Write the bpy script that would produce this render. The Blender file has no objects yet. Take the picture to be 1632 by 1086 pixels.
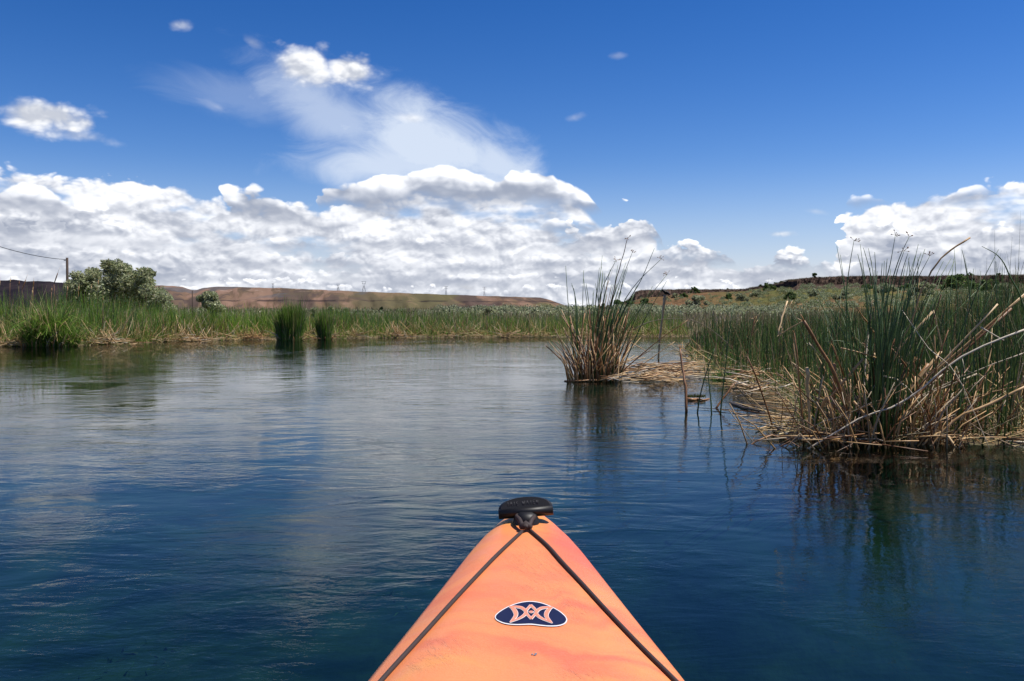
import bpy, math, random
import numpy as np
from mathutils import Vector, Matrix

random.seed(7)
rng = np.random.default_rng(7)
R = math.radians
scene = bpy.context.scene
COL = scene.collection

# ------------------------------------------------------------------ camera
F = 1472.0           # focal length in pixels of a 1632 wide picture
EYE = 0.85           # height of the lens above the water
PITCH = math.atan(33 / F)
cam_d = bpy.data.cameras.new('camera')
cam = bpy.data.objects.new('camera', cam_d)
COL.objects.link(cam)
cam_d.sensor_width = 36
cam_d.lens = 36 * F / 1632
cam_d.clip_start = 0.02
cam_d.clip_end = 30000
cam.location = (0, 0, EYE)
cam.rotation_euler = (R(90) - PITCH, 0, 0)
scene.camera = cam

scene.view_settings.view_transform = 'Standard'
scene.view_settings.look = 'None'
scene.view_settings.gamma = 1
scene.view_settings.exposure = 0.35
scene.view_settings.use_curve_mapping = False
scene.render.engine = 'CYCLES'
scene.cycles.max_bounces = 8
scene.cycles.transparent_max_bounces = 16
scene.cycles.caustics_reflective = False
scene.cycles.caustics_refractive = False

_cp, _sp = math.cos(PITCH), math.sin(PITCH)
def ray(px, py):
    """direction through a point of the 1632x1086 photograph"""
    x = (px - 816) / F; y = (543 - py) / F
    return Vector((x, _cp + y * _sp, -_sp + y * _cp))
def at(px, py, Y):
    d = ray(px, py); k = Y / d.y
    return Vector((d.x * k, Y, EYE + d.z * k))
def on_z(px, py, z=0.0):
    d = ray(px, py); k = (z - EYE) / d.z
    return Vector((d.x * k, d.y * k, z))
def azel(px, py):
    d = ray(px, py).normalized()
    return math.atan2(d.x, d.y), math.asin(d.z)

# ------------------------------------------------------------------ node helpers
class V:
    def __init__(s, nt, sock): s.nt, s.s = nt, sock
    def _m(s, op, *a, clamp=False):
        n = s.nt.nodes.new('ShaderNodeMath'); n.operation = op; n.use_clamp = clamp
        for i, x in enumerate((s,) + a):
            if isinstance(x, V): s.nt.links.new(x.s, n.inputs[i])
            else: n.inputs[i].default_value = x
        return V(s.nt, n.outputs[0])
    def __add__(s, o): return s._m('ADD', o)
    __radd__ = __add__
    def __sub__(s, o): return s._m('SUBTRACT', o)
    def __rsub__(s, o): return (s * -1.0) + o
    def __mul__(s, o): return s._m('MULTIPLY', o)
    __rmul__ = __mul__
    def __truediv__(s, o): return s._m('DIVIDE', o)
    def __pow__(s, o): return s._m('POWER', o)
    def max(s, o): return s._m('MAXIMUM', o)
    def min(s, o): return s._m('MINIMUM', o)
    def abs(s): return s._m('ABSOLUTE')
    def sqrt(s): return s._m('SQRT')
    def sin(s): return s._m('SINE')
    def clamp(s): return s._m('ADD', 0.0, clamp=True)
    def ramp(s, a, b, c=0.0, d=1.0, smooth=True):
        n = s.nt.nodes.new('ShaderNodeMapRange')
        n.interpolation_type = 'SMOOTHSTEP' if smooth else 'LINEAR'
        for i, x in enumerate((s, a, b, c, d)):
            if isinstance(x, V): s.nt.links.new(x.s, n.inputs[i])
            else: n.inputs[i].default_value = x
        return V(s.nt, n.outputs[0])
def link(nt, v, sock):
    if isinstance(v, V): nt.links.new(v.s, sock)
    elif hasattr(v, 'is_output'): nt.links.new(v, sock)
    else: sock.default_value = v
def comb(nt, x, y, z=0.0):
    n = nt.nodes.new('ShaderNodeCombineXYZ')
    for i, v in enumerate((x, y, z)): link(nt, v, n.inputs[i])
    return V(nt, n.outputs[0])
def noise(nt, vec, scale, detail=4, rough=.55, dist=0.0, dim='3D', out=0, lac=2.0):
    n = nt.nodes.new('ShaderNodeTexNoise'); n.noise_dimensions = dim
    if vec is not None: link(nt, vec, n.inputs['Vector'])
    n.inputs['Scale'].default_value = scale; n.inputs['Detail'].default_value = detail
    n.inputs['Roughness'].default_value = rough; n.inputs['Distortion'].default_value = dist
    n.inputs['Lacunarity'].default_value = lac
    return V(nt, n.outputs[out])
def mix(nt, f, a, b):
    n = nt.nodes.new('ShaderNodeMix'); n.data_type = 'RGBA'
    link(nt, f, n.inputs[0])
    for v, i in ((a, 6), (b, 7)):
        if isinstance(v, tuple): n.inputs[i].default_value = (*v[:3], 1)
        else: link(nt, v, n.inputs[i])
    return V(nt, n.outputs[2])
def fcurve(nt, v, pts, lo, hi):
    """table of (x, y) as a Float Curve over [lo, hi]"""
    n = nt.nodes.new('ShaderNodeFloatCurve')
    link(nt, v.ramp(lo, hi, 0, 1, smooth=False), n.inputs['Value'])
    c = n.mapping.curves[0]
    xs = [min(1, max(0, (x - lo) / (hi - lo))) for x, _ in pts]; ys = [y for _, y in pts]
    c.points[0].location = (0, ys[0]); c.points[1].location = (1, ys[-1])
    for x, y in zip(xs, ys):
        if 0.002 < x < 0.998: c.points.new(x, y)
    for p in c.points: p.handle_type = 'AUTO_CLAMPED'
    n.mapping.update()
    return V(nt, n.outputs[0])
def s2l(*c):
    return tuple(((x / 255) / 12.92 if x / 255 <= .04045 else ((x / 255 + .055) / 1.055) ** 2.4) for x in c)

# ------------------------------------------------------------------ sun and sky
SUN_EL, SUN_AZ = R(63), R(88)       # sun high on the right
sun_d = bpy.data.lights.new('sun', 'SUN')
sun_d.energy = 4.6; sun_d.angle = R(0.53); sun_d.color = (1, .955, .88)
sun = bpy.data.objects.new('sun', sun_d); COL.objects.link(sun)
sdir = Vector((math.sin(SUN_AZ) * math.cos(SUN_EL), math.cos(SUN_AZ) * math.cos(SUN_EL), math.sin(SUN_EL)))
sun.rotation_euler = sdir.to_track_quat('Z', 'Y').to_euler()
sun.location = (0, 0, 50)

def build_world():
    w = bpy.data.worlds.new('World'); scene.world = w; w.use_nodes = True
    nt = w.node_tree; nt.nodes.clear()
    out = nt.nodes.new('ShaderNodeOutputWorld'); bg = nt.nodes.new('ShaderNodeBackground')
    nt.links.new(bg.outputs[0], out.inputs[0])
    STR = 0.1
    bg.inputs['Strength'].default_value = STR
    sky = nt.nodes.new('ShaderNodeTexSky'); sky.sky_type = 'NISHITA'; sky.sun_disc = False
    sky.sun_elevation = SUN_EL; sky.sun_rotation = SUN_AZ
    sky.altitude = 700; sky.air_density = 1.0; sky.dust_density = 0.35; sky.ozone_density = 2.2
    hs = nt.nodes.new('ShaderNodeHueSaturation')
    nt.links.new(sky.outputs[0], hs.inputs['Color'])
    hs.inputs['Saturation'].default_value = 1.38; hs.inputs['Value'].default_value = .92
    gm = nt.nodes.new('ShaderNodeGamma'); nt.links.new(hs.outputs[0], gm.inputs[0]); gm.inputs[1].default_value = 1.4
    mu = nt.nodes.new('ShaderNodeVectorMath'); mu.operation = 'MULTIPLY'; nt.links.new(gm.outputs[0], mu.inputs[0]); mu.inputs[1].default_value = (.78, .52, .52)
    skyc = V(nt, mu.outputs[0])
    tc = nt.nodes.new('ShaderNodeTexCoord')
    sep = nt.nodes.new('ShaderNodeSeparateXYZ'); nt.links.new(tc.outputs['Generated'], sep.inputs[0])
    x, y, z = (V(nt, sep.outputs[i]) for i in range(3))
    az = x._m('ARCTAN2', y)
    el = z._m('ARCSINE')
    # 1 unit = 100 photo pixels near the view axis
    K = F / 100
    u, v = az * K, el * K
    def E(px, py):
        a, e = azel(px, py); return a * K, e * K
    p = comb(nt, u * .85, v * 1.35)
    def off(a, b): return comb(nt, u + a, v * 1.15 + b)
    # billow textures (coarse for the near high clouds, fine for the far low ones)
    def billow(vec, sc, seed):
        m = nt.nodes.new('ShaderNodeMapping'); nt.links.new(vec.s, m.inputs[0]); m.inputs['Location'].default_value = (seed, seed * .7, seed)
        a = noise(nt, V(nt, m.outputs[0]), sc, 6, .47, .2)
        return a
    def puff(vec, sc, seed):
        m = nt.nodes.new('ShaderNodeMapping'); nt.links.new(vec.s, m.inputs[0]); m.inputs['Location'].default_value = (seed, seed * .7, seed)
        n = nt.nodes.new('ShaderNodeTexVoronoi'); n.feature = 'F1'; n.voronoi_dimensions = '2D'
        nt.links.new(m.outputs[0], n.inputs['Vector']); n.inputs['Scale'].default_value = sc
        n.inputs['Detail'].default_value = 3.0; n.inputs['Roughness'].default_value = .55
        return V(nt, n.outputs['Distance'])
    # warp
    wv = noise(nt, p, 1.3, 3, .5, out=1)
    wsub = nt.nodes.new('ShaderNodeVectorMath'); wsub.operation = 'MULTIPLY_ADD'
    nt.links.new(wv.s, wsub.inputs[0]); wsub.inputs[1].default_value = (.35, .3, 0)
    nt.links.new(p.s, wsub.inputs[2]); pw = V(nt, wsub.outputs[0])
    def shift(vec, a, b):
        n = nt.nodes.new('ShaderNodeVectorMath'); n.operation = 'ADD'
        nt.links.new(vec.s, n.inputs[0]); n.inputs[1].default_value = (a, b, 0); return V(nt, n.outputs[0])
    def field(sc, seed, d):
        b0 = billow(p, sc, seed); q0 = puff(pw, sc * 1.15, seed)
        b1 = billow(shift(p, d * .35, d), sc, seed); q1 = puff(shift(pw, d * .35, d), sc * 1.15, seed)
        n0 = b0 * 1.15 + (1 - q0) * .7 - .90      # about -0.3 .. 0.4
        n1 = b1 * 1.15 + (1 - q1) * .7 - .90
        return n0, (n0 - n1)
    nA, eA = field(.85, 3.1, .17)
    nB, eB = field(1.7, 9.7, .09)
    LO, HI = -R(31) * K, R(31) * K
    H = lambda py: (510 - py) / 100 / 6.0       # height table, 6 units full scale
    def table(pts):
        return [(E(px, py)[0], max(0, (510 - py)) / 600) for px, py in pts]
    white = (.90 / STR, .91 / STR, .94 / STR)
    grey = (.28 / STR, .315 / STR, .40 / STR)
    col = skyc
    cover = None
    # thin high veil and plume
    def ell(px, py, a, b, rot=0.0):
        cu, cv = E(px, py)
        du, dv = u - cu, v - cv
        c, s = math.cos(rot), math.sin(rot)
        X = (du * c + dv * s) * (100 / a); Y = (dv * c - du * s) * (100 / b)
        return 1 - (X * X + Y * Y).sqrt()
    veil = None
    st = noise(nt, comb(nt, u * .7 + v * .5, v * 1.5 - u * .1), 1.1, 7, .62, .9)
    for (px, py, a, b, r, k) in ((400, 155, 150, 42, -.1, .22), (540, 185, 190, 62, -.45, .62), (680, 230, 210, 80, -.35, 1.05), (640, 262, 200, 50, 0, .9), (790, 265, 120, 60, -.5, .9)):
        e = (ell(px, py, a, b, r) + (st - .5) * 1.3).ramp(-.12, .85) * k
        veil = e if veil is None else veil.max(e)
    horizon_haze = v.ramp(.0, 2.6, .55, 0.0)
    col = mix(nt, horizon_haze, col, (.36 / STR, .47 / STR, .64 / STR))
    col = mix(nt, (veil * .92).min(.9), col, (.58 / STR, .65 / STR, .76 / STR))
    # rows: back to front.  (top table, base y, n field, e field, amp, base wobble, gain, brightness)
    rows = []
    hole = noise(nt, comb(nt, u * .35 + 3, v * .9 + 1.7), 1.7, 4, .55).ramp(.56, .68) * .85
    A = (nA, eA); B = (nB, eB); C = field(3.2, 21.3, .05)
    lo = noise(nt, comb(nt, u * .45, v * 1.7), 1.6, 2, .5)
    rows.append(dict(top=[(-10, 292), (60, 300), (150, 302), (230, 294), (330, 320), (480, 324), (505, 330), (560, 318), (760, 310), (900, 312), (960, 350), (1000, 345), (1050, 400), (1120, 410), (1200, 418), (1322, 428), (1335, 345), (1390, 325), (1500, 318), (1590, 308), (1660, 305)], base=520, f=B, amp=16, soft=8, kind=0))
    rows.append(dict(top=[(-10, 482), (300, 476), (600, 484), (800, 474), (1000, 482), (1300, 474), (1660, 470)], base=500, f=C, amp=10, soft=4, kind=1))
    rows.append(dict(top=[(-10, 452), (150, 462), (300, 456), (420, 436), (600, 452), (760, 458), (900, 446), (1100, 452), (1300, 446), (1660, 440)], base=476, f=C, amp=16, soft=4, kind=1))
    rows.append(dict(top=[(-10, 430), (200, 420), (420, 432), (600, 420), (760, 436), (900, 424), (1100, 418), (1200, 408), (1225, 396), (1300, 408), (1335, 420), (1400, 400), (1660, 400)], base=456, f=B, amp=18, soft=4, kind=1))
    rows.append(dict(top=[(-10, 398), (200, 404), (420, 402), (560, 398), (700, 408), (770, 424), (800, 470), (820, 470), (850, 400), (1000, 405), (1050, 380), (1130, 386), (1170, 412), (1200, 440), (1330, 450), (1400, 380), (1660, 390)], base=434, f=B, amp=22, soft=4, kind=1))
    rows.append(dict(top=[(-10, 352), (130, 345), (260, 366), (400, 378), (520, 362), (700, 368), (780, 380), (810, 410), (840, 372), (960, 344), (1000, 322), (1020, 333), (1045, 372), (1070, 420), (1110, 520), (1325, 520), (1335, 385), (1440, 372), (1660, 376)], base=408, f=B, amp=26, soft=4, kind=1))
    rows.append(dict(top=[(-10, 326), (60, 320), (110, 338), (200, 332), (260, 350), (330, 330), (390, 306), (440, 316), (520, 348), (640, 345), (820, 346), (900, 348), (950, 364), (985, 400), (1010, 520), (1660, 520)], base=372, f=A, amp=22, soft=4, kind=1))
    rows.append(dict(top=[(-10, 520), (470, 520), (497, 310), (520, 292), (560, 287), (640, 268), (710, 264), (780, 284), (860, 266), (885, 282), (930, 305), (958, 345), (970, 520), (1325, 520), (1333, 345), (1350, 326), (1380, 320), (1480, 330), (1560, 312), (1660, 302)], base=342, f=A, amp=20, soft=4, kind=1))
    for i, r in enumerate(rows):
        n, e = r['f']
        T = fcurve(nt, u + n * .35, table(r['top']), LO, HI) * 6.0
        amp = r['amp'] / 100 * 2.1
        Tn = T + n * amp
        base = (510 - r['base']) / 100
        m = (Tn - v).ramp(0, r['soft'] / 100 * 1.4)
        h = (v - base) / (T - base).max(.12)
        if r['kind'] == 0:
            lit = (lo * .8 + e * .7 + n * .35 + .06 + v * .15).ramp(.1, 1.0, .15, 1)
            m = m * (1 - hole)
        else:
            bn = n * (-.3) + (lo - .5) * .35 + base
            m = m * (v - bn).ramp(-.12, .26) * .95
            lit = (h * 1.25 - .22 + (e * 1.5 + n * .5) * (h + .15).clamp() + (lo - .5) * .7).ramp(.0, 1.0)
        c = mix(nt, lit, grey, white)
        col = mix(nt, m, col, c)
    # separate small cumulus
    puffs = [((70, 186, 78, 30, 0), 1), ((128, 216, 60, 12, -.1), .5), ((488, 108, 62, 34, .1), 1), ((556, 112, 60, 26, -.25), 1), ((290, 40, 24, 10, .2), .5),
             ((402, 68, 22, 9, -.5), .3), ((655, 188, 34, 9, -.1), .6), ((915, 188, 20, 8, .2), .25), ((985, 90, 18, 6, 0), .2), ((1244, 373, 30, 6, 0), .7), ((1300, 337, 24, 6, -.2), .3), ((345, 170, 36, 10, -.3), .25)]
    f = None; h = None
    for (px, py, a, b, r), k in puffs:
        e = ell(px, py, a * 1.2, b * 1.35, r)
        e = (e + nA * .45 + nB * .55).ramp(-.02, .55 if k > .8 else .85) * k
        f = e if f is None else f.max(e)
    # the same scattered little clouds all round the rest of the dome
    sc = noise(nt, comb(nt, u * .5, v * .75), .6, 2, .5)
    wide = (az.abs() - R(31)).ramp(0, .12).max((el - R(22)).ramp(0, .08)) * z.ramp(.05, .15)
    e = (sc - .62 + nB * .16).ramp(0, .05) * wide
    f = f.max(e)
    litp = (nA * .6 + eB * 1.1 + eA * 1.5 + .70).ramp(.05, 1.0)
    col = mix(nt, f, col, mix(nt, litp, (.46 / STR, .49 / STR, .56 / STR), (.82 / STR, .83 / STR, .85 / STR)))
    # below the horizon: dull ground colour
    col = mix(nt, z.ramp(-.02, -.001, 1, 0), col, (.12 / STR, .13 / STR, .13 / STR))
    nt.links.new(col.s, bg.inputs['Color'])
    w.cycles.sampling_method = 'MANUAL'; w.cycles.sample_map_resolution = 512
def n_or(n): return n
build_world()

# ------------------------------------------------------------------ object helpers
def tag(o, label=None, cat=None, group=None, kind=None):
    for k, v in (('label', label), ('category', cat), ('group', group), ('kind', kind)):
        if v: o[k] = v
    return o
def empty(name, loc, label=None, cat=None, group=None):
    o = bpy.data.objects.new(name, None); COL.objects.link(o)
    o.empty_display_size = .2; o.location = loc
    return tag(o, label, cat, group)
def mesh_obj(name, verts, faces, mat, parent=None, smooth=True, colors=None, loc=None, mats=None, fmat=None):
    """verts in world coordinates; the object keeps its parent's origin (or loc)"""
    v = np.asarray(verts, dtype=np.float32).reshape(-1, 3)
    o0 = Vector(parent_origin(parent)) if parent is not None else (Vector(loc) if loc is not None else Vector((0, 0, 0)))
    v = v - np.array(o0, dtype=np.float32)
    me = bpy.data.meshes.new(name)
    if isinstance(faces, np.ndarray):
        nf, k = faces.shape
        me.vertices.add(len(v)); me.vertices.foreach_set('co', v.ravel())
        me.loops.add(nf * k); me.loops.foreach_set('vertex_index', faces.astype(np.int32).ravel())
        me.polygons.add(nf); me.polygons.foreach_set('loop_start', np.arange(0, nf * k, k, dtype=np.int32))
        me.update(calc_edges=True)
    else:
        me.from_pydata([tuple(map(float, p)) for p in v], [], faces); me.update()
    if smooth: me.polygons.foreach_set('use_smooth', np.ones(len(me.polygons), dtype=bool))
    if colors is not None:
        ca = me.color_attributes.new('tint', 'FLOAT_COLOR', 'POINT')
        c = np.ones((len(v), 4), dtype=np.float32); c[:, :3] = colors
        ca.data.foreach_set('color', c.ravel())
    for m in (mats or [mat]): me.materials.append(m)
    if fmat is not None: me.polygons.foreach_set('material_index', np.asarray(fmat, dtype=np.int32))
    o = bpy.data.objects.new(name, me); COL.objects.link(o)
    if parent is not None: o.parent = parent
    elif loc is not None: o.location = loc
    return o
def parent_origin(p):
    t = Vector((0, 0, 0))
    while p is not None: t = t + p.location; p = p.parent
    return t
def copy_thing(src, loc, rz=0.0, sc=(1, 1, 1), label=None, group=None):
    c = src.copy(); COL.objects.link(c); c.location = loc; c.rotation_euler = (0, 0, rz); c.scale = sc
    if label: c['label'] = label
    if group: c['group'] = group
    for ch in src.children:
        k = ch.copy(); COL.objects.link(k); k.parent = c
        for g in ch.children:
            q = g.copy(); COL.objects.link(q); q.parent = k
    return c
def tube_data(pts, radii, sides=6, cap=True):
    pts = [Vector(p) for p in pts]; n = len(pts); V_, F_ = [], []
    up = Vector((0.13, 0.2, 1)).normalized()
    for i, p in enumerate(pts):
        t = (pts[min(i + 1, n - 1)] - pts[max(i - 1, 0)]).normalized()
        a = t.cross(up)
        if a.length < .05: a = t.cross(Vector((1, 0, 0)))
        a.normalize(); b = t.cross(a)
        for k in range(sides):
            w = 2 * math.pi * k / sides
            V_.append(p + (a * math.cos(w) + b * math.sin(w)) * radii[i])
    for i in range(n - 1):
        for k in range(sides):
            k2 = (k + 1) % sides
            F_.append((i * sides + k, i * sides + k2, (i + 1) * sides + k2, (i + 1) * sides + k))
    if cap:
        F_.append(tuple(range(sides - 1, -1, -1))); F_.append(tuple(range((n - 1) * sides, n * sides)))
    return V_, F_
def spline(pts, per=4):
    """Catmull-Rom through the points"""
    P = [Vector(p) for p in pts]
    if len(P) < 3: per = max(1, per)
    Q = [P[0] * 2 - P[1]] + P + [P[-1] * 2 - P[-2]]
    out = []
    for i in range(1, len(Q) - 2):
        for j in range(per):
            t = j / per
            a, b, c, d = Q[i - 1], Q[i], Q[i + 1], Q[i + 2]
            out.append(.5 * ((2 * b) + (c - a) * t + (2 * a - 5 * b + 4 * c - d) * t * t + (3 * b - a - 3 * c + d) * t ** 3))
    out.append(P[-1]); return out
class Bag:
    def __init__(s): s.v, s.f = [], []
    def add(s, vf):
        o = len(s.v); s.v += [tuple(p) for p in vf[0]]; s.f += [tuple(i + o for i in q) for q in vf[1]]
    def build(s, name, mat, parent=None, **k): return mesh_obj(name, s.v, s.f, mat, parent, **k)
def box_data(c, d):
    x, y, z = c; a, b, e = (t / 2 for t in d)
    v = [(x + i * a, y + j * b, z + k * e) for i in (-1, 1) for j in (-1, 1) for k in (-1, 1)]
    return v, [(0, 1, 3, 2), (4, 6, 7, 5), (0, 4, 5, 1), (2, 3, 7, 6), (0, 2, 6, 4), (1, 5, 7, 3)]

# value noise in numpy for relief
_tab = rng.random((256, 256))
def vnoise(x, y):
    xi = np.floor(x).astype(int); yi = np.floor(y).astype(int)
    fx = x - xi; fy = y - yi; fx = fx * fx * (3 - 2 * fx); fy = fy * fy * (3 - 2 * fy)
    g = lambda a, b: _tab[a & 255, b & 255]
    return (g(xi, yi) * (1 - fx) + g(xi + 1, yi) * fx) * (1 - fy) + (g(xi, yi + 1) * (1 - fx) + g(xi + 1, yi + 1) * fx) * fy
def fbm(x, y, o=5, g=.5):
    s = 0; a = 1; t = 0
    for i in range(o):
        s = s + a * vnoise(x * 2 ** i + 17.3 * i, y * 2 ** i + 5.1 * i); t += a; a *= g
    return s / t

# ------------------------------------------------------------------ materials
def new_mat(name):
    m = bpy.data.materials.new(name); m.use_nodes = True; nt = m.node_tree
    return m, nt, nt.nodes['Principled BSDF']
def geo_pos(nt):
    g = nt.nodes.new('ShaderNodeNewGeometry'); return V(nt, g.outputs['Position'])
def sepxyz(nt, v):
    n = nt.nodes.new('ShaderNodeSeparateXYZ'); nt.links.new(v.s, n.inputs[0]); return [V(nt, o) for o in n.outputs]
def bump(nt, h, dist, strength=1.0, normal=None):
    n = nt.nodes.new('ShaderNodeBump'); n.inputs['Distance'].default_value = dist; n.inputs['Strength'].default_value = strength
    link(nt, h, n.inputs['Height'])
    if normal is not None: link(nt, normal, n.inputs['Normal'])
    return V(nt, n.outputs[0])

def mat_leafy(name, trans=.35, rough=.55, spec=.35):
    """foliage and stems whose own colour is stored per blade"""
    m, nt, b = new_mat(name)
    a = nt.nodes.new('ShaderNodeVertexColor'); a.layer_name = 'tint'
    c = V(nt, a.outputs[0])
    nt.links.new(c.s, b.inputs['Base Color']); b.inputs['Roughness'].default_value = rough
    b.inputs['Specular IOR Level'].default_value = spec
    t = nt.nodes.new('ShaderNodeBsdfTranslucent'); nt.links.new(c.s, t.inputs[0])
    mx = nt.nodes.new('ShaderNodeMixShader'); mx.inputs[0].default_value = trans
    nt.links.new(b.outputs[0], mx.inputs[1]); nt.links.new(t.outputs[0], mx.inputs[2])
    nt.links.new(mx.outputs[0], nt.nodes['Material Output'].inputs[0])
    return m
def mat_stem(name, c1, c2, rough=.5, scale=14, spec=.45):
    """round stems: two natural tones mottled along the length, differing from stem to stem"""
    m, nt, b = new_mat(name)
    oi = nt.nodes.new('ShaderNodeObjectInfo'); rnd = V(nt, oi.outputs['Random'])
    p = geo_pos(nt); x, y, z = sepxyz(nt, p)
    n = noise(nt, comb(nt, x * 3, y * 3, z), scale, 4, .6)
    f = (n * 1.3 - .65 + rnd).ramp(.1, .9)
    c = mix(nt, f, c1, c2)
    g = noise(nt, comb(nt, x * 8, y * 8, z * 1.5), 40, 2, .6)
    c = mix(nt, g.ramp(.5, .75) * .35, c, tuple(k * .45 for k in c1))
    nt.links.new(c.s, b.inputs['Base Color']); b.inputs['Roughness'].default_value = rough
    b.inputs['Specular IOR Level'].default_value = spec
    return m
M = {}
M['blade'] = mat_leafy('reed_blades', .38)
M['litter'] = mat_leafy('dead_reed_straw', .12, .7, .2)
M['leaf'] = mat_leafy('leaves', .42, .6, .25)
M['green'] = mat_stem('green_bulrush', (.036, .080, .022), (.080, .135, .032), .45, 10, .35)
M['tan'] = mat_stem('tan_dry_stem', (.46, .27, .11), (.62, .43, .22), .5, 14)
M['brown'] = mat_stem('brown_dry_stem', (.17, .075, .028), (.36, .18, .07), .5, 14)
M['grey'] = mat_stem('grey_weathered_stem', (.34, .27, .18), (.56, .48, .36), .6, 14)
M['dark'] = mat_stem('rotten_dark_stem', (.035, .025, .018), (.10, .07, .045), .6, 14)
M['bark'] = mat_stem('bark', (.07, .05, .04), (.14, .11, .09), .8, 10)

def mat_water():
    m, nt, b = new_mat('river_water')
    nt.nodes.remove(b)
    p = geo_pos(nt); x, y, z = sepxyz(nt, p)
    patch = noise(nt, comb(nt, x * .22, y * .14), 1, 3, .55, .8).ramp(.36, .66, .2, 1.7)
    patch2 = noise(nt, comb(nt, x * .7 + 11, y * .5), 1, 3, .55, 1.2).ramp(.4, .68, .15, 1.2)
    swell = noise(nt, comb(nt, x * .9, y * 1.15 + 3), 1.6, 2, .45, .6)
    mid = noise(nt, comb(nt, x * .75, y * 1.3), 7, 5, .55, .9)
    fine = noise(nt, comb(nt, x * .8, y * 1.25), 24, 3, .55, .5)
    chop = noise(nt, comb(nt, x * .6, y * 1.25 + 9), 3.2, 3, .5, 1.2)
    h = swell * .0060 + chop * patch * .0052 + mid * patch2 * .0022 + fine * patch2 * .0010
    nb = bump(nt, h, 1.0)
    fr = nt.nodes.new('ShaderNodeFresnel'); fr.inputs['IOR'].default_value = 1.333; nt.links.new(nb.s, fr.inputs['Normal'])
    gl = nt.nodes.new('ShaderNodeBsdfGlossy'); gl.inputs['Roughness'].default_value = .012; nt.links.new(nb.s, gl.inputs['Normal'])
    tr = nt.nodes.new('ShaderNodeBsdfTransparent'); tr.inputs[0].default_value = (.24, .40, .41, 1)
    mx = nt.nodes.new('ShaderNodeMixShader')
    nt.links.new(fr.outputs[0], mx.inputs[0]); nt.links.new(tr.outputs[0], mx.inputs[1]); nt.links.new(gl.outputs[0], mx.inputs[2])
    nt.links.new(mx.outputs[0], nt.nodes['Material Output'].inputs[0])
    return m
M['water'] = mat_water()

def mat_ground():
    m, nt, b = new_mat('floodplain_ground')
    p = geo_pos(nt); x, y, z = sepxyz(nt, p)
    n1 = noise(nt, comb(nt, x, y), .05, 5, .6); n2 = noise(nt, comb(nt, x, y), 1.4, 5, .65); n3 = noise(nt, comb(nt, x, y), 12, 3, .6)
    dry = mix(nt, n2.ramp(.35, .65), (.10, .072, .042), (.20, .155, .09))
    grn = mix(nt, n2.ramp(.35, .65), (.045, .06, .022), (.085, .10, .04))
    c = mix(nt, n1.ramp(.42, .6), dry, grn)
    c = mix(nt, n3.ramp(.45, .7) * .5, c, (.26, .20, .125))
    bed = mix(nt, n2.ramp(.3, .7), (.022, .044, .036), (.085, .13, .06))
    c = mix(nt, z.ramp(-.12, .02), bed, c)
    nt.links.new(c.s, b.inputs['Base Color']); b.inputs['Roughness'].default_value = .95; b.inputs['Specular IOR Level'].default_value = .1
    nt.links.new(bump(nt, n3, .03, .6).s, b.inputs['Normal'])
    return m
M['ground'] = mat_ground()

def mat_mesa():
    m, nt, b = new_mat('far_mesa_rock')
    p = geo_pos(nt); x, y, z = sepxyz(nt, p)
    n1 = noise(nt, comb(nt, x, y * .4, z * 2.2), .0042, 5, .6, .5)
    n2 = noise(nt, comb(nt, x, y, z * 5), .016, 5, .6)
    gul = noise(nt, comb(nt, x + z * 1.2, y * .15, z * .35), .014, 4, .6, .4)
    c = mix(nt, n1.ramp(.38, .62), s2l(94, 80, 68), s2l(114, 92, 76))
    c = mix(nt, gul.ramp(.50, .56) * .7, c, s2l(76, 66, 64))
    c = mix(nt, gul.ramp(.48, .42) * .7, c, s2l(132, 106, 92))
    c = mix(nt, n2.ramp(.55, .75) * .4, c, s2l(72, 62, 60))
    grn = noise(nt, comb(nt, x, y * .3, z * 1.6), .003, 4, .6)
    c = mix(nt, grn.ramp(.46, .6) * x.ramp(-1200, 100) * .8, c, s2l(94, 92, 62))
    hgt = z / 105
    led = noise(nt, comb(nt, x, y * .2, z * 9), .011, 4, .6)
    a = (hgt - .60).abs().ramp(.0, .06, 1, 0) * led.ramp(.47, .56)
    a = a.max((hgt - .36).abs().ramp(.0, .05, 1, 0) * led.ramp(.44, .52) * x.ramp(-200, 0))
    c = mix(nt, a * .8, c, s2l(44, 40, 44))
    sc = (hgt - .93).ramp(0, .05) * noise(nt, comb(nt, x, y, z * 3), .02, 3, .6).ramp(.55, .66)
    c = mix(nt, sc * .7, c, s2l(150, 130, 118))
    gy = noise(nt, comb(nt, x + 300, y * .4, z * .8), .006, 3, .5).ramp(.56, .62) * hgt.ramp(.62, .8)
    c = mix(nt, gy * .7, c, s2l(80, 82, 86))
    nt.links.new(c.s, b.inputs['Base Color']); b.inputs['Roughness'].default_value = 1; b.inputs['Specular IOR Level'].default_value = 0
    return m
M['mesa'] = mat_mesa()
def mat_shaded_mesa():
    m, nt, b = new_mat('cloud_shaded_mesa')
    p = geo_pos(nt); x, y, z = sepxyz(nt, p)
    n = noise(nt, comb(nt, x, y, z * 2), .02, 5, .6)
    c = mix(nt, n.ramp(.35, .65), (.016, .014, .020), (.036, .028, .032))  # near-black tones put the cloud shadow into the rock colour
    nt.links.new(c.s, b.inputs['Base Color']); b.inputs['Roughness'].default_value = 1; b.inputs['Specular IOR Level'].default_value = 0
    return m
M['shaded_mesa'] = mat_shaded_mesa()
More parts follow.
